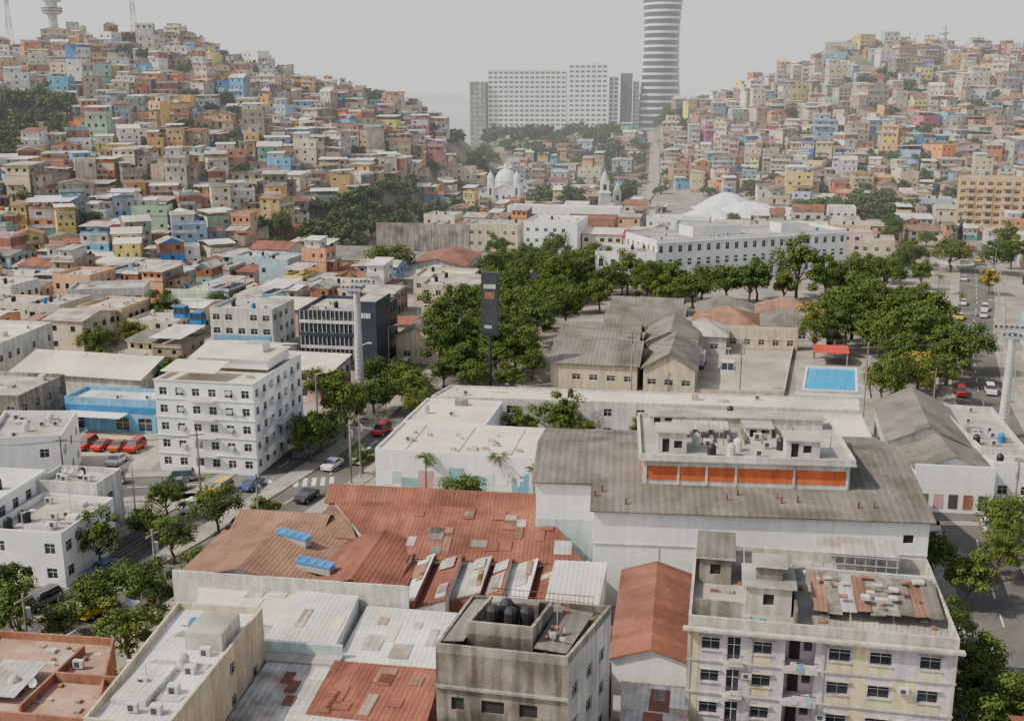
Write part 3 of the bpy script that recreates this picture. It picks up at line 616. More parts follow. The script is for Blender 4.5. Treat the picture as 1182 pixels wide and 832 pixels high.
# ------------------------------------------------------------------ rusty-roof workshops
def sheetroof(name,q,m,wm='white_old',zf=None,extra=None,t=.15):
    p,loc,ang=frm([(a,b) for a,b,c in q]); mb=MB(); zs=[c for a,b,c in q]
    for i in range(4):
        a,b=p[i],p[(i+1)%4]; mb.poly([(a[0],a[1],0),(b[0],b[1],0),(b[0],b[1],zs[(i+1)%4]-t),(a[0],a[1],zs[i]-t)],wm)
    cx=sum(a for a,b in p)/4; cy=sum(b for a,b in p)/4
    P=[(cx+(a-cx)*1.015,cy+(b-cy)*1.015,z) for (a,b),z in zip(p,zs)]
    mb.sheet(*P,m,t)
    if extra: extra(mb,p,zs)
    return mb.obj(name,loc,ang)
def patches(n,ms=('roof_white','zinc','rust_brown','rust_y'),h=.07):
    def f(mb,p,zs):
        W_=p[1][0]; D_=min(p[2][1],p[3][1])
        for i in range(n):
            u0=U(.06,.85);v0=U(.06,.8); w_=U(.8,2.);d_=U(1.,3.4)
            def zz(x,y): return zs[0]+(zs[1]-zs[0])*(x/W_)+((zs[3]-zs[0])*(1-x/W_)+(zs[2]-zs[1])*(x/W_))*(y/D_)
            x,y=u0*W_,v0*D_; x2,y2=min(x+w_,W_*.96),min(y+d_,D_*.96)
            mb.sheet((x,y,zz(x,y)+h),(x2,y,zz(x2,y)+h),(x2,y2,zz(x2,y2)+h),(x,y2,zz(x,y2)+h),random.choice(ms),h*.8)
    return f
DK=('asb','rust_y','rust_brown','rust_y','rust_y','zinc')
sheetroof('workshop_shed',[(-14.,110.,6.2),(7.6,108.2,6.2),(3.2,122.3,7.4),(-21.2,123.6,7.4)],'rust',extra=patches(20,DK))
pitched('workshop_shed',(-22.,124.2),-8,25,4.2,7.4,8.6,'rust','brick',bay=0)
pitched('workshop_shed',(-34.8,105.2),-9,14,12.5,6.,7.8,'rust_brown','white_old',bay=0,axis='y')
pitched('workshop_shed',(-20.6,103.),-9,9.,12.,5.9,7.5,'rust','brick',bay=0,axis='y')
pitched('workshop_shed',(-32.,118.),-9,10.,6.5,6.,7.2,'rust_brown','brick',bay=0,axis='x')
sheetroof('workshop_shed',[(-22.2,115.5,6.3),(-17.5,114.8,6.3),(-20.,123.5,6.9),(-22.,123.8,6.9)],'rust_brown')
mb=MB(); mb.box(0,25,0,.25,0,7.1,'white_old'); mb.obj('parapet_wall',(-35.0,104.6,0),math.radians(-9))
for (x,y,z,a) in((-24.,112.5,7.2,-30),(-20.5,106.2,6.7,-25)):
    mb=MB(); mb.sheet((-2.2,-.6,0),(2.2,-.6,-.0),(2.2,.6,.25),(-2.2,.6,.25),'blue',.08); mb.box(-2.1,2.1,-.5,.5,-.9,-.09,'metal')
    for k in range(5): mb.box(-2.2+k*1.05,-2.14+k*1.05,-.62,.62,.24,.27,'frame')
    mb.obj('skylight',(x,y,z+.5),math.radians(a))
x=-12.8; i=0
while x<8.2:
    w_=U(2.0,3.2); m=['rust','roof_white','rust','zinc','rust','roof_white','rust','roof_white','rust'][i%9]
    yb=110.5-(x+12)*.12; yf=yb-U(6.5,10.); dx=-.16*(yb-yf)
    sheetroof('sawtooth_shed',[(x+dx,yf,4.7),(x+w_+dx,yf-.3,5.7),(x+w_,yb-.3,6.6),(x,yb,5.6)],m,'brick' if i%2 else 'white_old',extra=patches(3,('zinc','rust_brown','zinc'))); x+=w_+.05; i+=1
sheetroof('workshop_shed',[(3.2,99.2,6.1),(8.4,98.5,6.1),(10.,107.4,6.7),(4.6,108,6.7)],'roof_white')
pitched('brick_red_shed',(8.9,88.6),-9,6.8,18.4,6.2,7.3,'rust_y','white',axis='y',bay=0,o=.3)
pitched('workshop_shed',(-4,90.5),-11,12,8.,5.2,6.2,'rust','white_old',axis='x',bay=3)
sheetroof('storage_shed',[(-31.,98.6,5.1),(-23,96.8,5.0),(-21.3,104.,5.5),(-32.5,105.5,5.5)],'roof_cream',extra=patches(4,('zinc','roof_white')))
sheetroof('storage_shed',[(-23,93.4,5.4),(-16.3,92.4,5.4),(-15.4,101.2,5.9),(-21.6,102.5,5.9)],'roof_white','white',extra=patches(3,('zinc','roof_cream')))
sheetroof('storage_shed',[(-16.1,90.4,4.2),(-6.6,89.,4.2),(-5.2,99.4,4.9),(-14.5,101.,4.9)],'roof_white','white',extra=patches(6,('zinc','roof_cream','zinc_y')))
sheetroof('storage_shed',[(-23.8,82.,4.),(-17.5,81,4.),(-16.2,89.9,4.4),(-22.4,90.8,4.4)],'zinc','concrete',extra=patches(5))
sheetroof('storage_shed',[(-17.3,81,4.6),(-7.2,79.,4.6),(-6.3,88.4,5.),(-16.,90.,5.)],'rust','brick',extra=patches(8,DK))
sheetroof('storage_shed',[(-18,72,5.),(-7.2,70.,5.),(-7.,78.6,5.3),(-17.,80.6,5.3)],'roof_white','white_old')
sheetroof('storage_shed',[(9.,76.5,4.4),(14.,75.5,4.4),(15.,86,4.8),(9.6,87,4.8)],'zinc','white_old',extra=patches(4))
sheetroof('storage_shed',[(14.5,70,3.5),(34.,66.5,3.5),(35.,77.5,3.9),(15.,81.,3.9)],'asb','concrete')
mb=MB(); mb.box(0,8,0,.3,0,5.6,'pale_teal'); mb.box(0,8,-1.6,0,4.4,4.6,'roof_flat'); mb.obj('boundary_wall',(-23.5,92.6,0),math.radians(-8))
def cr(mb,p):
    mb.box(.6,3.4,3,8.5,9.01,9.5,'white_old','roof_white'); mb.box(2.5,5.8,12,16,9.01,10.6,'white_old','roof_flat')
    for y in(2,5,8,11): mb.box(4.2,5.1,y,y+.6,9.01,9.75,'frame'); mb.box(4.35,4.8,y-.02,y,9.1,9.6,'darkframe')
    for y in(4,9,14): mb.sheet((.5,y,9.08),(5.6,y,9.08),(5.8,y+.9,9.1),(.7,y+.9,9.1),'zinc',.05)
bldg('office_building',[(-32,73.2),(-25.4,72.2),(-22.6,91.2),(-30.6,92.4)],9.,'cream','roof_white',fl=3,bay=4.2,ww=1.1,wh=1.1,par=.6,clut=8,extra=cr,skip=.5)
def br(mb,p):
    for i in range(34):
        x,y=U(.5,11),U(.5,11.5); mb.box(x,x+U(.2,.9),y,y+U(.2,.7),6.01,6+U(.08,.35),random.choice(['white_old','brick','zinc','concrete']))
    mb.sheet((1,2,6.8),(5,2,6.8),(5,7,7.2),(1,7,7.2),'zinc',.06); mb.box(6,6.2,1,11,6.01,6.8,'brick'); mb.box(6.3,12,6,6.2,6.01,6.9,'brick')
bldg('brick_building',[(-46,79.5),(-33.,77.6),(-36.2,91.),(-48,92.6)],6.,'brick','terracotta',fl=2,bay=4,extra=br,clut=3)
bldg('white_townhouse',[(-60,116.8),(-50.8,115.4),(-48.8,126.5),(-58.2,128.4)],6.,'white','roof_flat',fl=2,bay=2.8,clut=14)
bldg('white_townhouse',[(-59,128.6),(-51,127.4),(-50.,133.),(-58.2,134.2)],7.5,'white_old','roof_flat',fl=2,bay=3,clut=8)
bldg('white_townhouse',[(-72,118.8),(-60.4,117),(-58.7,131.),(-70,132.6)],8.,'white','roof_white',fl=3,bay=2.8,clut=8)
bldg('workshop_building',[(-73.5,146.4),(-63.6,148.),(-66,160.),(-77,160.)],7.2,'white','roof_flat',fl=2,bay=3.4,clut=10)
# ------------------------------------------------------------------ white five-storey apartment building
def wa(mb,p):
    W,D=p[1][0],p[2][1]; Z=14.
    for f in range(1,6):
        z=f*2.8; mb.box(-.12,W+.12,-.14,-.003,z-.08,z+.06,'white'); mb.box(W+.003,W+.14,-.13,D,z-.081,z+.061,'white')
    for f in range(1,5):
        for y in(2.,8,13.6):
            mb.box(W+.142,W+1.1,y,y+2.8,f*2.8-.08,f*2.8+.06,'white'); mb.box(W+1.0,W+1.1,y,y+2.8,f*2.8+.062,f*2.8+.9,'white')
        for y in(5.6,11.6): mb.box(W+.01,W+.4,y,y+.8,f*2.8+1.,f*2.8+1.6,'frame')
        for x in(3.7,11.2): mb.box(x,x+.8,-.4,-.01,f*2.8+1.,f*2.8+1.5,'frame')
        for x in(5.4,): mb.box(x,x+4,-.9,-.142,f*2.8-.08,f*2.8+.06,'white'); mb.box(x,x+4,-.9,-.82,f*2.8+.062,f*2.8+.8,'white')
    mb.box(3,W-1,8,D-2,Z+.02,Z+1.5,'white','roof_cream'); mb.box(2.7,W-.7,7.7,D-1.7,Z+1.5,Z+1.66,'white','roof_cream'); mb.box(9,12,12,15,Z+1.67,Z+2.9,'white','roof_flat')
    mb.sheet((.5,1.2,Z+1.),(9,1.2,Z+1.),(9,6.6,Z+1.5),(.5,6.6,Z+1.5),'roof_cream',.1)
bldg('white_apartment_building',[(-52.5,155.6),(-37.4,152.9),(-33.9,171.4),(-49,174.2)],13.4,'white','roof_cream',fl=5,bay=2.55,ww=1.2,wh=1.2,par=.6,clut=8,extra=wa,skip=.04,sill=.95)
def dl(mb,p):
    W=p[1][0]; mb.box(.0,W,-.08,-.003,3.4,4.4,'blue'); mb.box(1,W*.7,-3,-.1,3.2,3.35,'white')
bldg('car_dealership',[(-74.5,176.),(-58.6,173.2),(-57.3,180.),(-73.2,182.8)],5.,'blue_sky','roof_white',fl=1,bay=3.5,ww=2.4,wh=2.2,sill=.3,extra=dl,clut=3)
mb=MB(); mb.poly([(0,0,.02),(15,0,.02),(14,17,.02),(-2,17,.02)],'plaza'); mb.obj('forecourt',(-69,157.5,0),math.radians(-8))
def of(mb,p):
    W,D=p[1][0],p[2][1]; mb.box(12.2,W+.06,-.5,10,0,14.4,'charcoal','roof_flat')
    for f in range(4):
        mb.box(.3,11.9,-.3,-.003,1.8+f*2.6,2.4+f*2.6,'white_old' if f%2 else 'charcoal')
        for k in range(13): x=.4+k*.92; mb.box(x,x+.1,-.2,-.003,2.5+f*2.6,4.3+f*2.6,'frame')
    for k in range(5): x=13+k*.5; mb.box(x,x+.3,-.6,-.501,11.,12.,'white')
bldg('office_block',[(-43.2,217.4),(-27.,214.6),(-24.6,231),(-40.8,233.6)],11.5,'charcoal','roof_flat',fl=4,bay=1.9,ww=1.6,wh=1.5,extra=of,clut=8)
for (x,y,dg,w_,d_,z_,zr_) in((7.4,203.5,-12,16.5,15,5.,8.),(9.5,219.8,-12,16,14,5.,8.),(24.6,199,-12,9.5,19,5.,7.8),(27,219.5,-12,10.5,18,5,7.6),(20.6,238,-12,17,12,5,7.8),(23,251,-12,16,14,5,7.6)):
    pitched('grey_warehouse',(x,y),dg,w_,d_,z_,zr_,'asb_y' if d_>w_ else 'asb','cream',axis='y' if d_>w_ else 'x',bay=3)
mb=MB(); mb.poly([(0,0,.03),(18.2,-1.6,.03),(29,35,.03),(10.8,39,.03)],'plaza')
for a,b_ in(((0,0),(18.2,-1.6)),((18.2,-1.6),(29,35)),((10.8,39),(0,0))):
    d=Vector(b_)-Vector(a); n=Vector((-d.y,d.x)).normalized()*.2; mb.prism([a,b_,(b_[0]+n.x,b_[1]+n.y),(a[0]+n.x,a[1]+n.y)],0,1.,'cream')
mb.obj('court_plaza',(32.2,197.6,0))
mb=MB(); PW=[(55,199.4),(64.2,197.8),(69.4,215.2),(60.2,216.6)]; PD=[(52.8,197.3),(66.,195.),(72,216.8),(58.8,219.2)]
for i in range(4):
    a,b_=PD[i],PD[(i+1)%4]; c,d=PW[(i+1)%4],PW[i]; mb.poly([(a[0],a[1],.5),(b_[0],b_[1],.5),(c[0],c[1],.5),(d[0],d[1],.5)],'paving'); mb.poly([(a[0],a[1],0),(b_[0],b_[1],0),(b_[0],b_[1],.5),(a[0],a[1],.5)],'white'); mb.poly([(d[0],d[1],.2),(c[0],c[1],.2),(c[0],c[1],.5),(d[0],d[1],.5)],'white')
mb.parapet(PW,.5,.08,-.35,'white'); mb.poly([(a,b_,.33) for a,b_ in PW],'pool_water')
for i in range(1,5):
    a=Vector(PW[0]).lerp(Vector(PW[1]),i/5);b_=Vector(PW[3]).lerp(Vector(PW[2]),i/5); mb.poly([(a.x-.04,a.y,.335),(a.x+.04,a.y,.335),(b_.x+.04,b_.y,.335),(b_.x-.04,b_.y,.335)],'blue')
mb.obj('swimming_pool')
mb=MB(); mb.gable(0,6.4,0,6,3,3.8,'red',.3,'x','red')
for x in(0,6.4):
    for y in(0,6): mb.tube((x,y,0),(x,y,3),.1,.1,'metal',6)
mb.obj('red_canopy',(62.4,219.8,0),math.radians(-12))
def hip(name,x,y,dg,w_,d_,z,zr,rm,wm='white_old'):
    mb=MB(); p=[(0,0),(w_,0),(w_,d_),(0,d_)]
    for i in range(4): a,b=Vector(p[i]),Vector(p[(i+1)%4]); mb.wall(a,b,0,z,ops_auto((b-a).length,0,1,z,3.5,1.6,1.2,1.2,.1) if i!=2 else [],wm)
    o=.6; e=[(-o,-o,z),(w_+o,-o,z),(w_+o,d_+o,z),(-o,d_+o,z)]; q=min(w_,d_)/2; r1=(q,d_/2,zr); r2=(w_-q,d_/2,zr)
    mb.poly([e[0],e[1],r2,r1],rm); mb.poly([e[2],e[3],r1,r2],rm); mb.poly([e[1],e[2],r2],rm); mb.poly([e[3],e[0],r1],rm); mb.poly([(a,b,c-.02) for a,b,c in reversed(e)],wm)
    mb.obj(name,(x,y,0),math.radians(dg))
k=0
for (x,y,w_,d_) in((41,243,14,13),(56.2,241,14,13),(44,257,13,12),(58,255,14,12),(36,231,10,10)):
    hip('pavilion_house',x,y,-12,w_,d_,4,7.,['rust_brown','asb','asb','rust_brown','zinc'][k]); k+=1
bldg('long_wall_building',[(41,236.5),(62,232.5),(62.8,235),(41.8,239)],4.,'cream','roof_flat',bay=3,clut=0)
pitched('gable_warehouse',(54.,150.),-13,10.6,21,6.5,9.,'asb_y','white_old',axis='y',bay=5)
def fac(mb):
    mb.box(-.3,9.9,-.9,-.6,0,6.6,'white')
    for i in range(5): mb.box(.4+i*1.9,1.6+i*1.9,-.96,-.903,.6,2.6,random.choice(['brick','pink','darkframe']))
pitched('gable_warehouse',(54.4,139.9),-8,9.6,9.,6.,7.8,'asb_y','white',axis='y',bay=0,extra=fac)
bldg('flat_roof_warehouse',[(65.5,146.),(71.5,145),(75.5,166),(67.5,168)],6.,'white_old','roof_flat',fl=2,bay=4,clut=14)
bldg('flat_roof_warehouse',[(84,150),(104,147),(108,172),(88,176)],6.5,'white','roof_white',fl=2,bay=4,clut=14)
bldg('workshop_building',[(66,142.8),(72.,141.8),(73,145.),(65.6,145.8)],5.,'white','roof_white',fl=1,bay=3,clut=4)
bldg('red_sign_building',[(66.5,117.),(78,115),(80.,126),(69,128)],9.,'white','roof_flat',fl=3,bay=3,clut=4,extra=lambda mb,p:(mb.box(-.2,-.01,.5,9.5,4.4,8.,'red'),mb.box(.5,9,-.2,-.01,5.,8.,'red')))
bldg('flat_roof_building',[(101,197),(116,194),(124,222),(108,226)],11.,'cream','roof_flat',fl=4,bay=3,clut=8)
bldg('flat_roof_building',[(114,229),(128,226),(136,252),(122,256)],13.,'white_old','roof_flat',fl=4,bay=3,clut=8)
def hosp(mb,p):
    W,D=p[1][0],p[2][1]; Z=12.
    mb.box(-.4,W+.4,-.5,-.003,Z-.3,Z+.1,'white'); mb.box(-.2,W+.2,-.25,-.003,6.,6.3,'white')
    x=0.
    while x<W:
        mb.box(x,x+.5,-.3,-.003,0,5.99,'white'); mb.box(x,x+.5,-.3,-.003,6.31,Z-.31,'white'); x+=3.2
    mb.box(W*.25,W*.5,8,16,Z+.01,Z+3,'white','roof_flat'); mb.box(W*.7,W*.8,6,12,Z+.01,Z+3,'white','roof_flat')
bldg('hospital_building',[(42,318),(105,344),(98,362),(35,337)],12.,'white','roof_flat',fl=3,bay=3.2,ww=1.3,wh=2.,par=.9,clut=24,extra=hosp,skip=0)
bldg('hospital_building',[(24,315),(41,311),(44,325),(28,330)],9.5,'white','roof_flat',fl=2,bay=3,ww=1.4,wh=2.2,clut=8,skip=0)
RES+= [(70,338,38),(34,320,16)]
bldg('hall_building',[(112,352),(122,349),(126,362),(116,365)],8,'cream','roof_flat',fl=2,clut=3)
mb=MB(); mb.lathe(0,0,[(6,0),(6,1),(4,1),(4,2.5),(2.4,2.6),(2,4)],'stone',12)
for a,l,h in((0,2.2,13),(2.1,2.,10),(4.2,1.8,11.5)):
    mb.tube((math.cos(a)*1.2,math.sin(a)*1.2,3.5),(math.cos(a)*l*.4,math.sin(a)*l*.4,h),1.3,.7,'bronze',7); mb.tube((math.cos(a)*l*.4,math.sin(a)*l*.4,h),(math.cos(a+1)*l,math.sin(a+1)*l,h+3.5),.55,.15,'bronze',6); mb.tube((math.cos(a)*l*.4,math.sin(a)*l*.4,h-.5),(math.cos(a-1)*3.4,math.sin(a-1)*3.4,h-2),.5,.2,'bronze',6)
    mb.lathe(math.cos(a)*l*.4,math.sin(a)*l*.4,[(0,h-.2),(.7,h+.5),(.6,h+1.3),(0,h+1.8)],'bronze',8)
mb.obj('monument',(143,352,0))
bldg('orange_apartment_building',[(176,436),(224,424),(230,440),(182,452)],21,'pal_orange','roof_flat',fl=7,bay=3.2,ww=1.9,wh=1.4,clut=6,skip=0,extra=lambda mb,p:[mb.box(x,x+3.6,-1.1,-.01,f*3.-.1,f*3.+.85,'cream') for f in range(1,7) for x in(2,9,16,23,30,37,43)])
RES+= [(203,436,28)]
def tent(x,y,r,h):
    mb=MB(); n=24
    prof=[(1.,.25),(.85,.34),(.6,.6),(.35,.84),(.14,.97),(.02,1.)]
    for (r0,z0),(r1,z1) in zip(prof,prof[1:]):
        for k in range(n):
            def q(rr,zz,kk):
                a=6.2832*kk/n; s=1+.1*math.cos(a*6)*rr; return (rr*r*s*math.cos(a)*1.5,rr*r*s*math.sin(a)*.9,h*(zz+.06*rr*math.cos(a*6)))
            mb.poly([q(r0,z0,k),q(r0,z0,k+1),q(r1,z1,k+1),q(r1,z1,k)],'membrane')
    for k in range(6): a=k*1.047; mb.tube((r*1.4*math.cos(a),r*.85*math.sin(a),0),(r*1.4*math.cos(a),r*.85*math.sin(a),h*.4),.3,.3,'metal',6)
    mb.obj('tensile_canopy',(x,y,0))
tent(84,472,10,6.5); tent(104,482,13,8); tent(98,505,10,10); tent(120,478,8,6)
RES+= [(84,472,16),(104,482,20),(98,505,16),(120,478,10)]
mb=MB()
for i,(a,b_) in enumerate((((-9,0),(9,0)),((9,0),(9,26)),((9,26),(-9,26)),((-9,26),(-9,0)))): mb.wall(a,b_,0,11,ops_auto((Vector(b_)-Vector(a)).length,0,2,5,3.4,1.4,2.6,1.2,0,'void'),'white')
mb.gable(-9,9,0,26,11,15,'white_old',.3,'y','white')
mb.lathe(0,12,[(6,11),(6,16),(6.4,16.2),(5.8,18.5),(4.4,21),(2.4,22.6),(1.2,23),(1,25),(.3,26),(0,28)],'membrane',20)
for k in range(10): a=k*.628; mb.lathe(6*math.cos(a),12+6*math.sin(a),[(.35,11),(.35,16.1)],'white_old',6)
for x in(-7.5,7.5):
    mb.box(x-2,x+2,-1.,3,0,15,'white'); mb.lathe(x,1,[(1.9,15),(1.9,18),(2.1,18.2),(1.6,20),(.8,21.3),(.2,22),(0,24)],'membrane',12); mb.box(x-.6,x+.6,-1.05,-1.002,9,13,'void')
o=mb.obj('domed_church',(-4,520,0),math.radians(-6)); o.scale=(.82,.82,.82); RES+= [(-3,530,15)]
mb=MB()
mb.box(-3,3,-3,3,0,13,'white_old'); mb.box(-3.4,3.4,-3.4,3.4,13,13.6,'white'); mb.box(-2.2,2.2,-2.2,2.2,13.6,19,'white'); mb.box(-1,1,-2.25,-2.2,14.6,17.6,'void'); mb.lathe(0,0,[(2.5,19),(2,21),(1,23),(.3,24),(0,27)],'white_old',10); o=mb.obj('bell_tower',(41,490,0)); o.scale=(.8,.8,.85)
mb=MB(); mb.box(-2.4,2.4,-2.4,2.4,0,15,'white_old'); mb.box(-.8,.8,-2.45,-2.4,10,13,'void'); mb.lathe(0,0,[(2.4,15),(1.6,18),(.4,20),(0,23)],'white_old',8); o=mb.obj('bell_tower',(47,494,0)); o.scale=(.7,.7,.75); RES+= [(44,492,8)]
bldg('colonnade_building',[(-2,459),(44,449),(46,457),(0,467)],8.,'white','roof_white',fl=1,bay=3,ww=1.6,wh=4.5,sill=1.,clut=0,skip=0)
bldg('white_hall',[(4,376),(22,371),(27,392),(9,397)],11,'white','roof_white',fl=3,bay=3,clut=6)
bldg('white_hall',[(-16,395),(2,391),(5,405),(-13,409)],8,'cream','roof_flat',fl=2,bay=3,clut=6)
bldg('brick_hall',[(20,412),(38,408),(41,424),(23,428)],8,'brick','rust',fl=2,bay=3,clut=3)
bldg('white_hall',[(52,425),(75,419),(78,430),(55,436)],7,'white','roof_white',fl=2,bay=3,clut=3)
pitched('red_roof_hall',(-31,326),-9,17,28,4.5,6.5,'rust_y','white_old',axis='y',bay=4)
pitched('grey_warehouse',(-58,335),-14,20,24,5,7.5,'asb','cream',axis='x',bay=4)
bldg('concrete_retaining_wall',[(-48,388),(-15,381),(-14.6,383),(-47.6,390)],9,'concrete','roof_flat',bay=0,clut=0)
RES+= [(21,452,18),(12,384,14),(-6,400,12),(30,418,12),(64,428,12),(-22,340,18),(-48,347,16),(-31,385,14),(8,455,10),(36,452,10)]
bldg('townhouse_row',[(-108,263),(-90.5,266),(-92.5,277),(-110,274)],7.5,'white_old','zinc',fl=2,bay=2.4,ww=1.4,wh=1.4,clut=2,extra=lambda mb,p:mb.box(0,p[1][0],-.1,-.003,3.4,4.2,'pink'))
bldg('shop_building',[(-65.3,232.8),(-51.3,230.3),(-49.,243),(-63,245.5)],9,'white_old','roof_flat',fl=3,bay=2.6,ww=1.6,clut=6,extra=lambda mb,p:mb.box(.5,p[1][0]-.5,-.12,-.003,2.8,3.8,'blue_sky'))
pitched('grey_warehouse',(-92,196),-13,26,16,5,7.2,'roof_cream','white_old',bay=4)
pitched('grey_warehouse',(-62,206),-13,15,16,5,6.6,'roof_white','white_old',bay=4)
pitched('grey_warehouse',(-24,222),-13,9,18,6,8,'asb_y','cream',axis='y',bay=4)
bldg('shop_building',[(-97,172),(-79,169),(-77,183),(-95,186)],7,'concrete','roof_flat',fl=2,bay=3,clut=6)
bldg('shop_building',[(-120,205),(-97,201),(-95,222),(-118,226)],8,'white_old','roof_cream',fl=2,bay=3,clut=12)
bldg('cream_block',[(-22,262),(-8,259),(-6,276),(-20,279)],9,'cream','roof_flat',fl=3,bay=2.8,clut=6)
bldg('cream_block',[(-26,286),(-11,283),(-9,298),(-24,301)],7,'cream','roof_cream',fl=2,bay=2.8,clut=6)
RES+= [(-100,270,12),(-57,238,11),(-79,203,15),(-54,213,12),(-35,223,14),(-88,177,13),(-108,213,16),(-66,168,17),(-43,163,14),(-66,124,16),(-70,153,10),(-14,269,12),(-17,292,12),(-72,178,10)]
for x,y in CM: RES.append((x,y,5))
def low_mesh(seed):
    st=random.getstate(); random.seed(seed+900); mb=MB(); w_=U(9,15);d_=U(9,14); z=U(3.6,8); fl=max(1,round(z/3.2)); p=[(-w_/2,-d_/2),(w_/2,-d_/2),(w_/2,d_/2),(-w_/2,d_/2)]
    for i in range(4): a,b=Vector(p[i]),Vector(p[(i+1)%4]); mb.wall(a,b,0,z,ops_auto((b-a).length,0,fl,z/fl,U(2.4,3.6),U(1.1,1.8),1.3,1.,.15) if i!=2 else [],'paint' if i!=1 else random.choice(['paint','paint2','concrete']),bars=False)
    k=R()
    if k<.45: mb.poly([(q[0],q[1],z) for q in p],'roof_obj'); mb.parapet(p,z,.7,.2,'paint'); clutter(mb,-w_/2+1,w_/2-2,-d_/2+1,d_/2-2,z,6)
    elif k<.8: mb.gable(-w_/2,w_/2,-d_/2,d_/2,z+.13,z+U(.8,1.8),random.choice(['zinc','asb','roof_white','rust','zinc']),.4,'x','paint')
    else: mb.sheet((-w_/2-.3,-d_/2-.5,z+.3),(w_/2+.3,-d_/2-.5,z+.3),(w_/2+.3,d_/2+.3,z+1.1),(-w_/2-.3,d_/2+.3,z+1.1),random.choice(['roof_white','zinc','rust_brown','roof_cream']),.1); mb.poly([(q[0],q[1],z) for q in p],'roof_obj')
    random.setstate(st); return mb.mesh('low_building_mesh')
LM=[low_mesh(i) for i in range(24)]
def town(P,name='townhouse',sp=13.,ang=-13,hp=.4,tp=.06):
    c,s=math.cos(math.radians(ang)),math.sin(math.radians(ang)); cx=sum(p[0] for p in P)/len(P);cy=sum(p[1] for p in P)/len(P)
    for i in range(-25,26):
        for j in range(-25,26):
            u,v=i*sp,j*sp+(3 if i%4==0 else 0); x=cx+u*c-v*s+U(-.6,.6); y=cy+u*s+v*c+U(-.6,.6)
            if not inpoly(x,y,P) or near_road(x,y,5.5) or blocked(x,y,5) : continue
            if R()<tp: tree(x,y,.8); continue
            if R()<hp:
                for q in(-3.,3.): put(name,random.choice(HM),(x+q*1.1*c,y+q*1.1*s,hz(x,y)+.05),math.radians(ang+U(-3,3)),(.68,U(1.05,1.25),U(.8,1.05)),pal())
            else:
                c_=pal(); put(name,random.choice(LM),(x,y,hz(x,y)),math.radians(ang+U(-2,2)),(U(.88,.98),U(.88,.98),U(.85,1.15)),(c_[0]*.6+.27,c_[1]*.6+.25,c_[2]*.6+.21))
town([(-320,175),(-110,150),(-70,186),(-40,185),(-22,240),(-12,330),(-60,370),(-100,340),(-330,330)],tp=.1)
town([(-140,80),(-62,80),(-62,138),(-160,138)]); town([(-160,155),(-80,155),(-84,168),(-160,180)])
town([(128,300),(150,290),(330,290),(400,450),(200,505),(140,520),(150,420),(172,400)],sp=14,tp=.12)
town([(-50,395),(60,365),(110,372),(160,400),(140,455),(70,480),(60,600),(10,600),(-15,500),(-40,440)],sp=14,tp=.26)
town([(0,600),(62,600),(78,700),(82,760),(10,740),(-10,650)],sp=15,tp=.34,hp=.5)
town([(95,250),(130,255),(185,290),(300,290),(260,130),(125,130),(128,190)],sp=15,tp=.1)
town([(-30,70),(-60,60),(60,50),(62,68),(-20,68)],sp=13)
hill_fill(-460,10,620,FL,322,.08); hill_fill(72,470,780,FR,445,.07)
# ------------------------------------------------------------------ skyline towers
mb=MB(); n=32; H_=146; fl=25; fh=H_/fl
for f in range(fl):
    z=f*fh; t=f/fl; ph=t*2.1; base=19.3-1.8*math.sin(t*math.pi)
    def ring(sc,ph=ph,base=base): return [( (base+2*math.cos(2*(k*6.2832/n)-ph*2))*sc*math.cos(k*6.2832/n),(base+2*math.cos(2*(k*6.2832/n)-ph*2))*sc*math.sin(k*6.2832/n)) for k in range(n)]
    mb.prism(ring(.98),z,z+fh*.68,'tower_glass'); mb.prism(ring(1.005),z+fh*.68,z+fh,'tower_white')
mb.obj('twisted_skyscraper',(131,1000,0))
def slabtower(name,x,y,w_,d_,z,wm,fl,bay,ww,wh):
    bldg(name,[(x,y),(x+w_,y-4),(x+w_+2,y+d_),(x+2,y+d_+4)],z,wm,'roof_flat',fl=fl,bay=bay,ww=ww,wh=wh,clut=6,skip=0,sill=1.1)
slabtower('white_apartment_slab',-21,985,68,22,72,'tower_white',18,4.4,3.4,1.9); slabtower('white_apartment_slab',49,975,33,22,77,'tower_white',19,4.4,3.4,1.9)
slabtower('grey_apartment_slab',-37,985,14,22,62,'concrete',16,4,2.8,1.8)
slabtower('glass_tower',84,980,8,18,66,'tower_white',18,3.8,3.,2.4); slabtower('glass_tower',94.5,985,10,18,69,'charcoal',18,4,3.4,2.2); slabtower('glass_tower',106,990,5,14,62,'tower_white',18,2.4,2.,2)
slabtower('grey_apartment_slab',20,930,60,14,24,'white_old',7,4,2.8,1.6)
z=hz(295,782)
mb=MB(); mb.lathe(0,0,[(4.5,-3),(4.5,2),(3.2,2.2),(2.8,3),(2.3,11),(3.2,11.2),(3.2,11.8),(1.8,11.9),(1.8,14.4),(2.2,14.6),(1.2,16),(0,17.2)],'white',14)
mb.lathe(0,0,[(2.7,5.5),(2.55,8.5)],'teal',14); mb.lathe(0,0,[(3.3,11.25),(3.3,12.2)],'teal',14); mb.lathe(0,0,[(2.25,14.55),(1.25,16.05),(0,17.3)],'teal',14); mb.obj('lighthouse',(295,782,z+5))
bldg('hilltop_building',[(212,772),(232,770),(234,780),(214,782)],hz(222,775)+8,'cream','rust',fl=2,bay=3,z0=hz(222,775)-2,clut=0)
mb=MB()
for k in range(14):
    a=U(0,6.28);rr=U(0,9); mb.lathe(rr*math.cos(a),rr*math.sin(a)*.5,[(U(3,5),-4),(U(3,4),1+U(0,2)),(U(1,2),3+U(0,3)),(0,5+U(0,2))],'cream',7)
mb.obj('rock_outcrop',(218,748,hz(218,748)))
z=hz(-249,622)
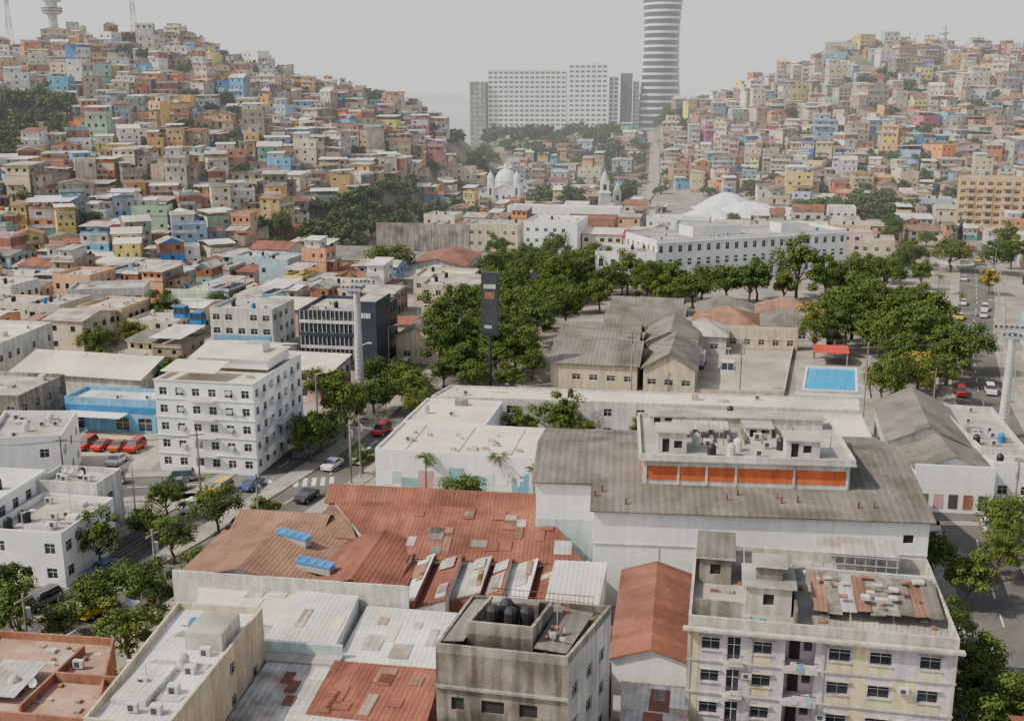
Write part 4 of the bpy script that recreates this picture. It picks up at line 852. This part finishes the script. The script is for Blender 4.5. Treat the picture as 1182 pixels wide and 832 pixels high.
mb=MB(); mb.lathe(0,0,[(3.,-3),(2.4,20),(2.4,24),(5.4,25),(5.4,28),(3,28.2),(3,30.5),(5.2,31),(5.2,34.5),(3,35),(3,37),(4,37.3),(4,39.5),(1,40),(.6,52),(0,52)],'white_old',16)
for z_ in(25.6,27.,31.8,33.4): mb.lathe(0,0,[(5.5,z_),(5.5,z_+.6)],'darkframe',16)
mb.obj('telecom_tower',(-249,622,z-4))
def lattice(x,y,h,w0=2.):
    z=hz(x,y); mb=MB(); n=int(h/3)
    def cr(i): s=w0*(1-.8*i/n); return [(-s,-s,i*3.),(s,-s,i*3.),(s,s,i*3.),(-s,s,i*3.)]
    for i in range(n):
        a,b_=cr(i),cr(i+1)
        for k in range(4):
            mb.tube(a[k],b_[k],.16,.16,'red' if (i//2)%2 else 'white',4); mb.tube(a[k],b_[(k+1)%4],.08,.08,'metal',3); mb.tube(b_[k],b_[(k+1)%4],.08,.08,'metal',3)
    mb.obj('radio_mast',(x,y,z-2))
lattice(-270,615,36); lattice(-208,630,42,1.6); lattice(275,790,18,1.)
# ------------------------------------------------------------------ cable car
def pylon(x,y,h,a):
    mb=MB(); mb.lathe(0,0,[(1.1,0),(1.1,.6),(.82,.7),(.6,h-2),(.6,h)],'pylon_grey',16)
    mb.box(-3.6,3.6,-.4,.4,h-.9,h-.2,'metal'); mb.box(-3.8,-2.9,-2.2,2.2,h-.2,h+.2,'metal'); mb.box(2.9,3.8,-2.2,2.2,h-.2,h+.2,'metal')
    for sx_ in(-3.3,3.3):
        for k in range(6): mb.tube((sx_-.12,-2+k*.8,h+.4),(sx_+.12,-2+k*.8,h+.4),.24,.24,'darkframe',8)
    for k in range(20): mb.box(.78,.86,-.2,.2,2+k*(h-4)/20,2.06+k*(h-4)/20,'darkframe')
    mb.box(-.5,.5,-1.3,1.3,h+.25,h+.35,'metal')
    for sx_ in(-3.,3.): mb.box(sx_-.05,sx_+.05,-2.4,-2.35,h+.2,h+1.2,'metal')
    mb.obj('cable_car_pylon',(x,y,0),a)
A=Vector((-28.1,195.8,21.2)); B=Vector((80,171.2,17.8)); dr=math.atan2(B.y-A.y,B.x-A.x)-math.pi/2
pylon(A.x,A.y,20.7,dr); pylon(B.x,B.y,17.4,dr); Cc=Vector((-150,222,24)); Dd=Vector((170,150,24))
mb=MB()
def cpt(p,q,t,sag): r=p.lerp(q,t); return Vector((r.x,r.y,r.z-4*sag*t*(1-t)))
for p,q,s_ in((Cc,A,6),(A,B,6),(B,Dd,3)):
    perp=Vector((-(q-p).y,(q-p).x,0)).normalized()*3.3
    for sg in(-1,1):
        for i in range(16): mb.tube(cpt(p,q,i/16,s_)+perp*sg,cpt(p,q,(i+1)/16,s_)+perp*sg,.045,.045,'darkframe',4,False)
mb.obj('cable_car_cable')
def gmesh(body):
    mb=MB()
    pr=[(-1.1,0),(-1.3,.9),(-1.,2.1),(1.,2.1),(1.3,.9),(1.1,0)]
    for y in(-1,1): mb.poly([(x,y*.95,z) for x,z in(pr if y<0 else pr[::-1])],'charcoal')
    for i in range(6):
        a,b_=pr[i],pr[(i+1)%6]; mb.poly([(a[0],-.95,a[1]),(a[0],.95,a[1]),(b_[0],.95,b_[1]),(b_[0],-.95,b_[1])],'charcoal' if i in(1,3) else body)
    mb.box(-1.16,1.16,-1.,-.951,0,.85,body); mb.box(-1.16,1.16,.951,1.,0,.85,body); mb.box(-1.02,1.02,-1.02,1.02,2.05,2.25,body)
    for x in(-1.05,0,1.05): mb.box(x-.05,x+.05,-1.,-.96,.8,2.1,body)
    mb.tube((0,0,2.2),(0,.5,3.2),.07,.07,'metal',5); mb.tube((0,.5,3.2),(0,0,4.3),.07,.07,'metal',5); mb.box(-.4,.4,-.1,.1,4.2,4.4,'metal'); return mb.mesh('gondola_mesh')
gb=gmesh('blue'); gw=gmesh('frame')
def gond(p,q,t,s_,sg,me):
    perp=Vector((-(q-p).y,(q-p).x,0)).normalized()*3.3; c=cpt(p,q,t,s_)+perp*sg; put('cable_car_gondola',me,(c.x,c.y,c.z-4.3),math.atan2((q-p).y,(q-p).x))
gond(Cc,A,.76,6,-1,gb); gond(Cc,A,.705,6,1,gb); gond(A,B,.6,6,-1,gw)
mb=MB(); mb.tube((0,0,0),(0,0,10.6),.35,.3,'charcoal',10); mb.box(-1.6,1.6,-.35,.35,10.6,22.5,'charcoal'); mb.box(-1.35,1.35,-.4,-.352,11.,22.1,'bronze'); mb.box(-1.1,1.1,-.43,-.401,19.5,20.3,'stone'); mb.box(-.9,.9,-.43,-.401,17.6,18.9,'brick'); mb.box(-1.,.4,-.43,-.401,12.,12.6,'stone'); mb.tube((-1.45,0,22.5),(-1.45,0,23.3),.05,.05,'metal',5); mb.tube((1.45,0,22.5),(1.45,0,23.3),.05,.05,'metal',5); mb.obj('advertising_totem',(-4.1,200.6,0),math.radians(-8))
# ------------------------------------------------------------------ vehicles
def car_mesh(kind=0):
    mb=MB(); W=.88
    prof=[(-2.15,.35),(-2.12,.8),(-1.9,.92),(-1.15,.98),(-.55,1.42),(.85,1.45),(1.55,1.0),(2.08,.92),(2.15,.7),(2.15,.35)] if kind==0 else [(-2.3,.4),(-2.3,1.),(-1.2,1.1),(-.7,1.75),(1.9,1.8),(2.25,1.1),(2.3,.4)]
    n=len(prof)
    def hw(z): return W if z<1. else W-.22*(z-1.)/.45*(.7 if kind else 1)
    for i in range(n-1):
        a,b_=prof[i],prof[i+1]; g=(a[1]>.95 and b_[1]>.95 and abs(a[1]-b_[1])>.2) or (kind==1 and abs(a[1]-b_[1])>.5 and a[1]>1)
        mb.poly([(a[0],-hw(a[1]),a[1]),(a[0],hw(a[1]),a[1]),(b_[0],hw(b_[1]),b_[1]),(b_[0],-hw(b_[1]),b_[1])],'glass' if g else 'carpaint')
    for s_ in(-1,1):
        pts=[(x,s_*hw(z),z) for x,z in prof]; mb.poly(pts if s_<0 else pts[::-1],'carpaint')
        top=[p_ for p_ in prof if p_[1]>1.3]; x0=top[0][0];x1=top[-1][0]; zt=top[0][1]-.08
        q=[(x0-.35,s_*(hw(1.03)+.01),1.02),(x1+.35,s_*(hw(1.03)+.01),1.02),(x1-.02,s_*(hw(zt)+.01),zt),(x0+.05,s_*(hw(zt)+.01),zt)]; mb.poly(q if s_<0 else q[::-1],'glass')
        for x in(-1.35,1.35): mb.tube((x,s_*.68,.33),(x,s_*.92,.33),.33,.33,'rubber',12); mb.tube((x,s_*.92,.33),(x,s_*.93,.33),.18,.18,'frame',8)
    mb.poly([(-2.15,-W,.35),(2.15,-W,.35),(2.15,W,.35),(-2.15,W,.35)],'rubber'); mb.box(2.14,2.17,-.8,-.5,.6,.75,'frame'); mb.box(2.14,2.17,.5,.8,.6,.75,'frame'); mb.box(-2.17,-2.13,-.8,-.5,.6,.75,'red'); mb.box(-2.17,-2.13,.5,.8,.6,.75,'red')
    return mb.mesh('car_mesh')
CMs=[car_mesh(0),car_mesh(1)]
CC=[(.5,.5,.5),(.65,.65,.65),(.03,.03,.035),(.25,.26,.27),(.35,.03,.03),(.05,.1,.25),(.6,.6,.58),(.12,.12,.12),(.6,.45,.03)]
def car(x,y,a,c=None,z=.01): put('parked_car' if c else 'car',random.choice(CMs),(x,y,z),math.radians(a),1.0,c or random.choice(CC))
for i in range(4): car(-67.5+i*2.7,166-i*.4,75+U(-8,8),(.4,.03,.02) if i!=2 else (.36,.09,.03),.03)
car(-60,158.4,80,(.5,.5,.5),.03)
def along(pts,off,n):
    used=[]
    for _ in range(n*3):
        i=random.randrange(len(pts)-1); a=Vector(pts[i]);b_=Vector(pts[i+1]); t=R(); d=(b_-a).normalized(); p=a.lerp(b_,t)+Vector((d.y,-d.x))*off
        if all((p-u).length>6 for u in used) and len(used)<n: used.append(p); car(p.x,p.y,math.degrees(math.atan2(d.y,d.x)))
for o in(-6.4,-3.4,3.4,6.4): along(AV[1:8],o,7)
along(SN,-3.4,10);along(SN,2,5);along(SR,-2.8,3);along(SR,2,2);along(SC,2,4);along(SC,-2,3)
mb=MB(); mb.box(-3,1.4,-1.1,1.1,.9,3.2,'frame'); mb.box(1.5,3.1,-1.05,1.05,.7,2.5,'blue_sky'); mb.box(3.1,3.13,-.9,.9,1.6,2.3,'glass'); mb.box(-3,3,-.5,.5,.5,.9,'rubber')
for x in(-2,2.2):
    for s_ in(-1,1): mb.tube((x,s_*.8,.5),(x,s_*1.1,.5),.5,.5,'rubber',12)
mb.obj('box_truck',(38.5,219,0),math.radians(75))
def lamp_mesh():
    mb=MB(); mb.tube((0,0,0),(0,0,8.5),.12,.07,'metal',8); mb.tube((0,0,8.5),(1.6,0,9.1),.06,.05,'metal',6); mb.box(1.4,2.3,-.18,.18,9.05,9.2,'frame'); mb.box(-.2,.2,-.2,.2,0,.3,'concrete'); return mb.mesh('lamp_mesh')
LMP=lamp_mesh()
def upole():
    mb=MB(); mb.tube((0,0,0),(0,0,9.5),.16,.11,'concrete',8); mb.box(-1,1,-.06,.06,8.8,8.95,'concrete'); mb.tube((.35,0,6.9),(.35,0,7.9),.28,.28,'metal',8); return mb.mesh('pole_mesh')
UP=upole()
def rowof(name,me,pts,off,sp,rot=0,wire=False):
    pp=[]
    for a,b_ in zip(pts,pts[1:]):
        a=Vector(a);b_=Vector(b_);d=(b_-a).normalized();k=0.
        while k<(b_-a).length: p=a+d*k+Vector((d.y,-d.x))*off; put(name,me,(p.x,p.y,.13),math.atan2(d.y,d.x)+rot); pp.append(Vector((p.x,p.y,8.9))); k+=sp
    if wire:
        mb=MB()
        for a,b_ in zip(pp,pp[1:]):
            for o in(-.7,0,.7):
                for i in range(5):
                    q=[cpt(a+Vector((o,0,0)),b_+Vector((o,0,0)),t,.45) for t in(i/5,(i+1)/5)]; mb.tube(q[0],q[1],.025,.025,'darkframe',3,False)
        mb.obj('overhead_wire')
rowof('street_lamp',LMP,AV[1:8],-9.2,22,-1.57); rowof('utility_pole',UP,SR,4.6,14,0,True); rowof('street_lamp',LMP,SN,5,24,1.57); rowof('utility_pole',UP,SC,5,18,0,True); rowof('utility_pole',UP,AV[1:6],9.3,24,0,True)
for x,y in((150,300),(158,310),(165,330),(176,345),(182,352),(190,360),(-2,143.6),(-12,144),(3,141.5),(61,141.5),(200,400),(170,318),(112,270),(118,300)): put('palm_tree',random.choice(PM),(x,y,0),U(0,6),U(.55,.75))
for x,y,h in((60,180,14),(22,196,12),(43,200,10),(48,142,9),(71,178,10)): put('utility_pole',UP,(x,y,0),0,(1,1,h/9.5))
# ------------------------------------------------------------------ light, haze, camera
sunv=Vector((-.80,-.22,0)).normalized(); el=math.radians(46)
dirv=Vector((sunv.x*math.cos(el),sunv.y*math.cos(el),math.sin(el)))
sl=bpy.data.lights.new('sun','SUN'); sl.energy=5.; sl.angle=math.radians(.5); sl.color=(1,.915,.755); so=bpy.data.objects.new('sun',sl); so.rotation_euler=dirv.to_track_quat('Z','Y').to_euler(); COL.objects.link(so)
wd=bpy.data.worlds.new('World'); scene.world=wd; wd.use_nodes=True; nt=wd.node_tree; bg=nt.nodes['Background']
sk=nt.nodes.new('ShaderNodeTexSky'); sk.sky_type='NISHITA'; sk.sun_disc=False; sk.sun_elevation=el; sk.sun_rotation=math.atan2(dirv.x,dirv.y); sk.dust_density=2; sk.air_density=1.; sk.altitude=0
hs=nt.nodes.new('ShaderNodeHueSaturation'); hs.inputs['Saturation'].default_value=.6; hs.inputs['Value'].default_value=1.35; nt.links.new(sk.outputs[0],hs.inputs['Color']); nt.links.new(hs.outputs[0],bg.inputs[0]); bg.inputs[1].default_value=.15
hm=bpy.data.materials.new('haze_glow'); hm.use_nodes=True; nt=hm.node_tree; nt.nodes.remove(nt.nodes['Principled BSDF'])
DEN=.0003
va=nt.nodes.new('ShaderNodeVolumeAbsorption'); va.inputs['Density'].default_value=DEN; va.inputs['Color'].default_value=(0,0,0,1)
em=nt.nodes.new('ShaderNodeEmission'); em.inputs['Color'].default_value=(.84,.85,.845,1); em.inputs['Strength'].default_value=DEN*1.14  # air volume given its own glow in place of daylight scattered by haze
ad=nt.nodes.new('ShaderNodeAddShader'); nt.links.new(va.outputs[0],ad.inputs[0]); nt.links.new(em.outputs[0],ad.inputs[1]); nt.links.new(ad.outputs[0],nt.nodes['Material Output'].inputs['Volume']); MATS['haze']=hm
mb=MB(); mb.box(-6000,6000,290,9000,-20,560,'haze'); mb.obj('haze_glow_box')
cam=bpy.data.cameras.new('camera'); cam.lens=38.6; cam.sensor_width=36; cam.clip_end=30000; cam.clip_start=.5
co=bpy.data.objects.new('camera',cam); co.location=(0,0,55); co.rotation_euler=(math.radians(90-13.79),0,0); COL.objects.link(co); scene.camera=co
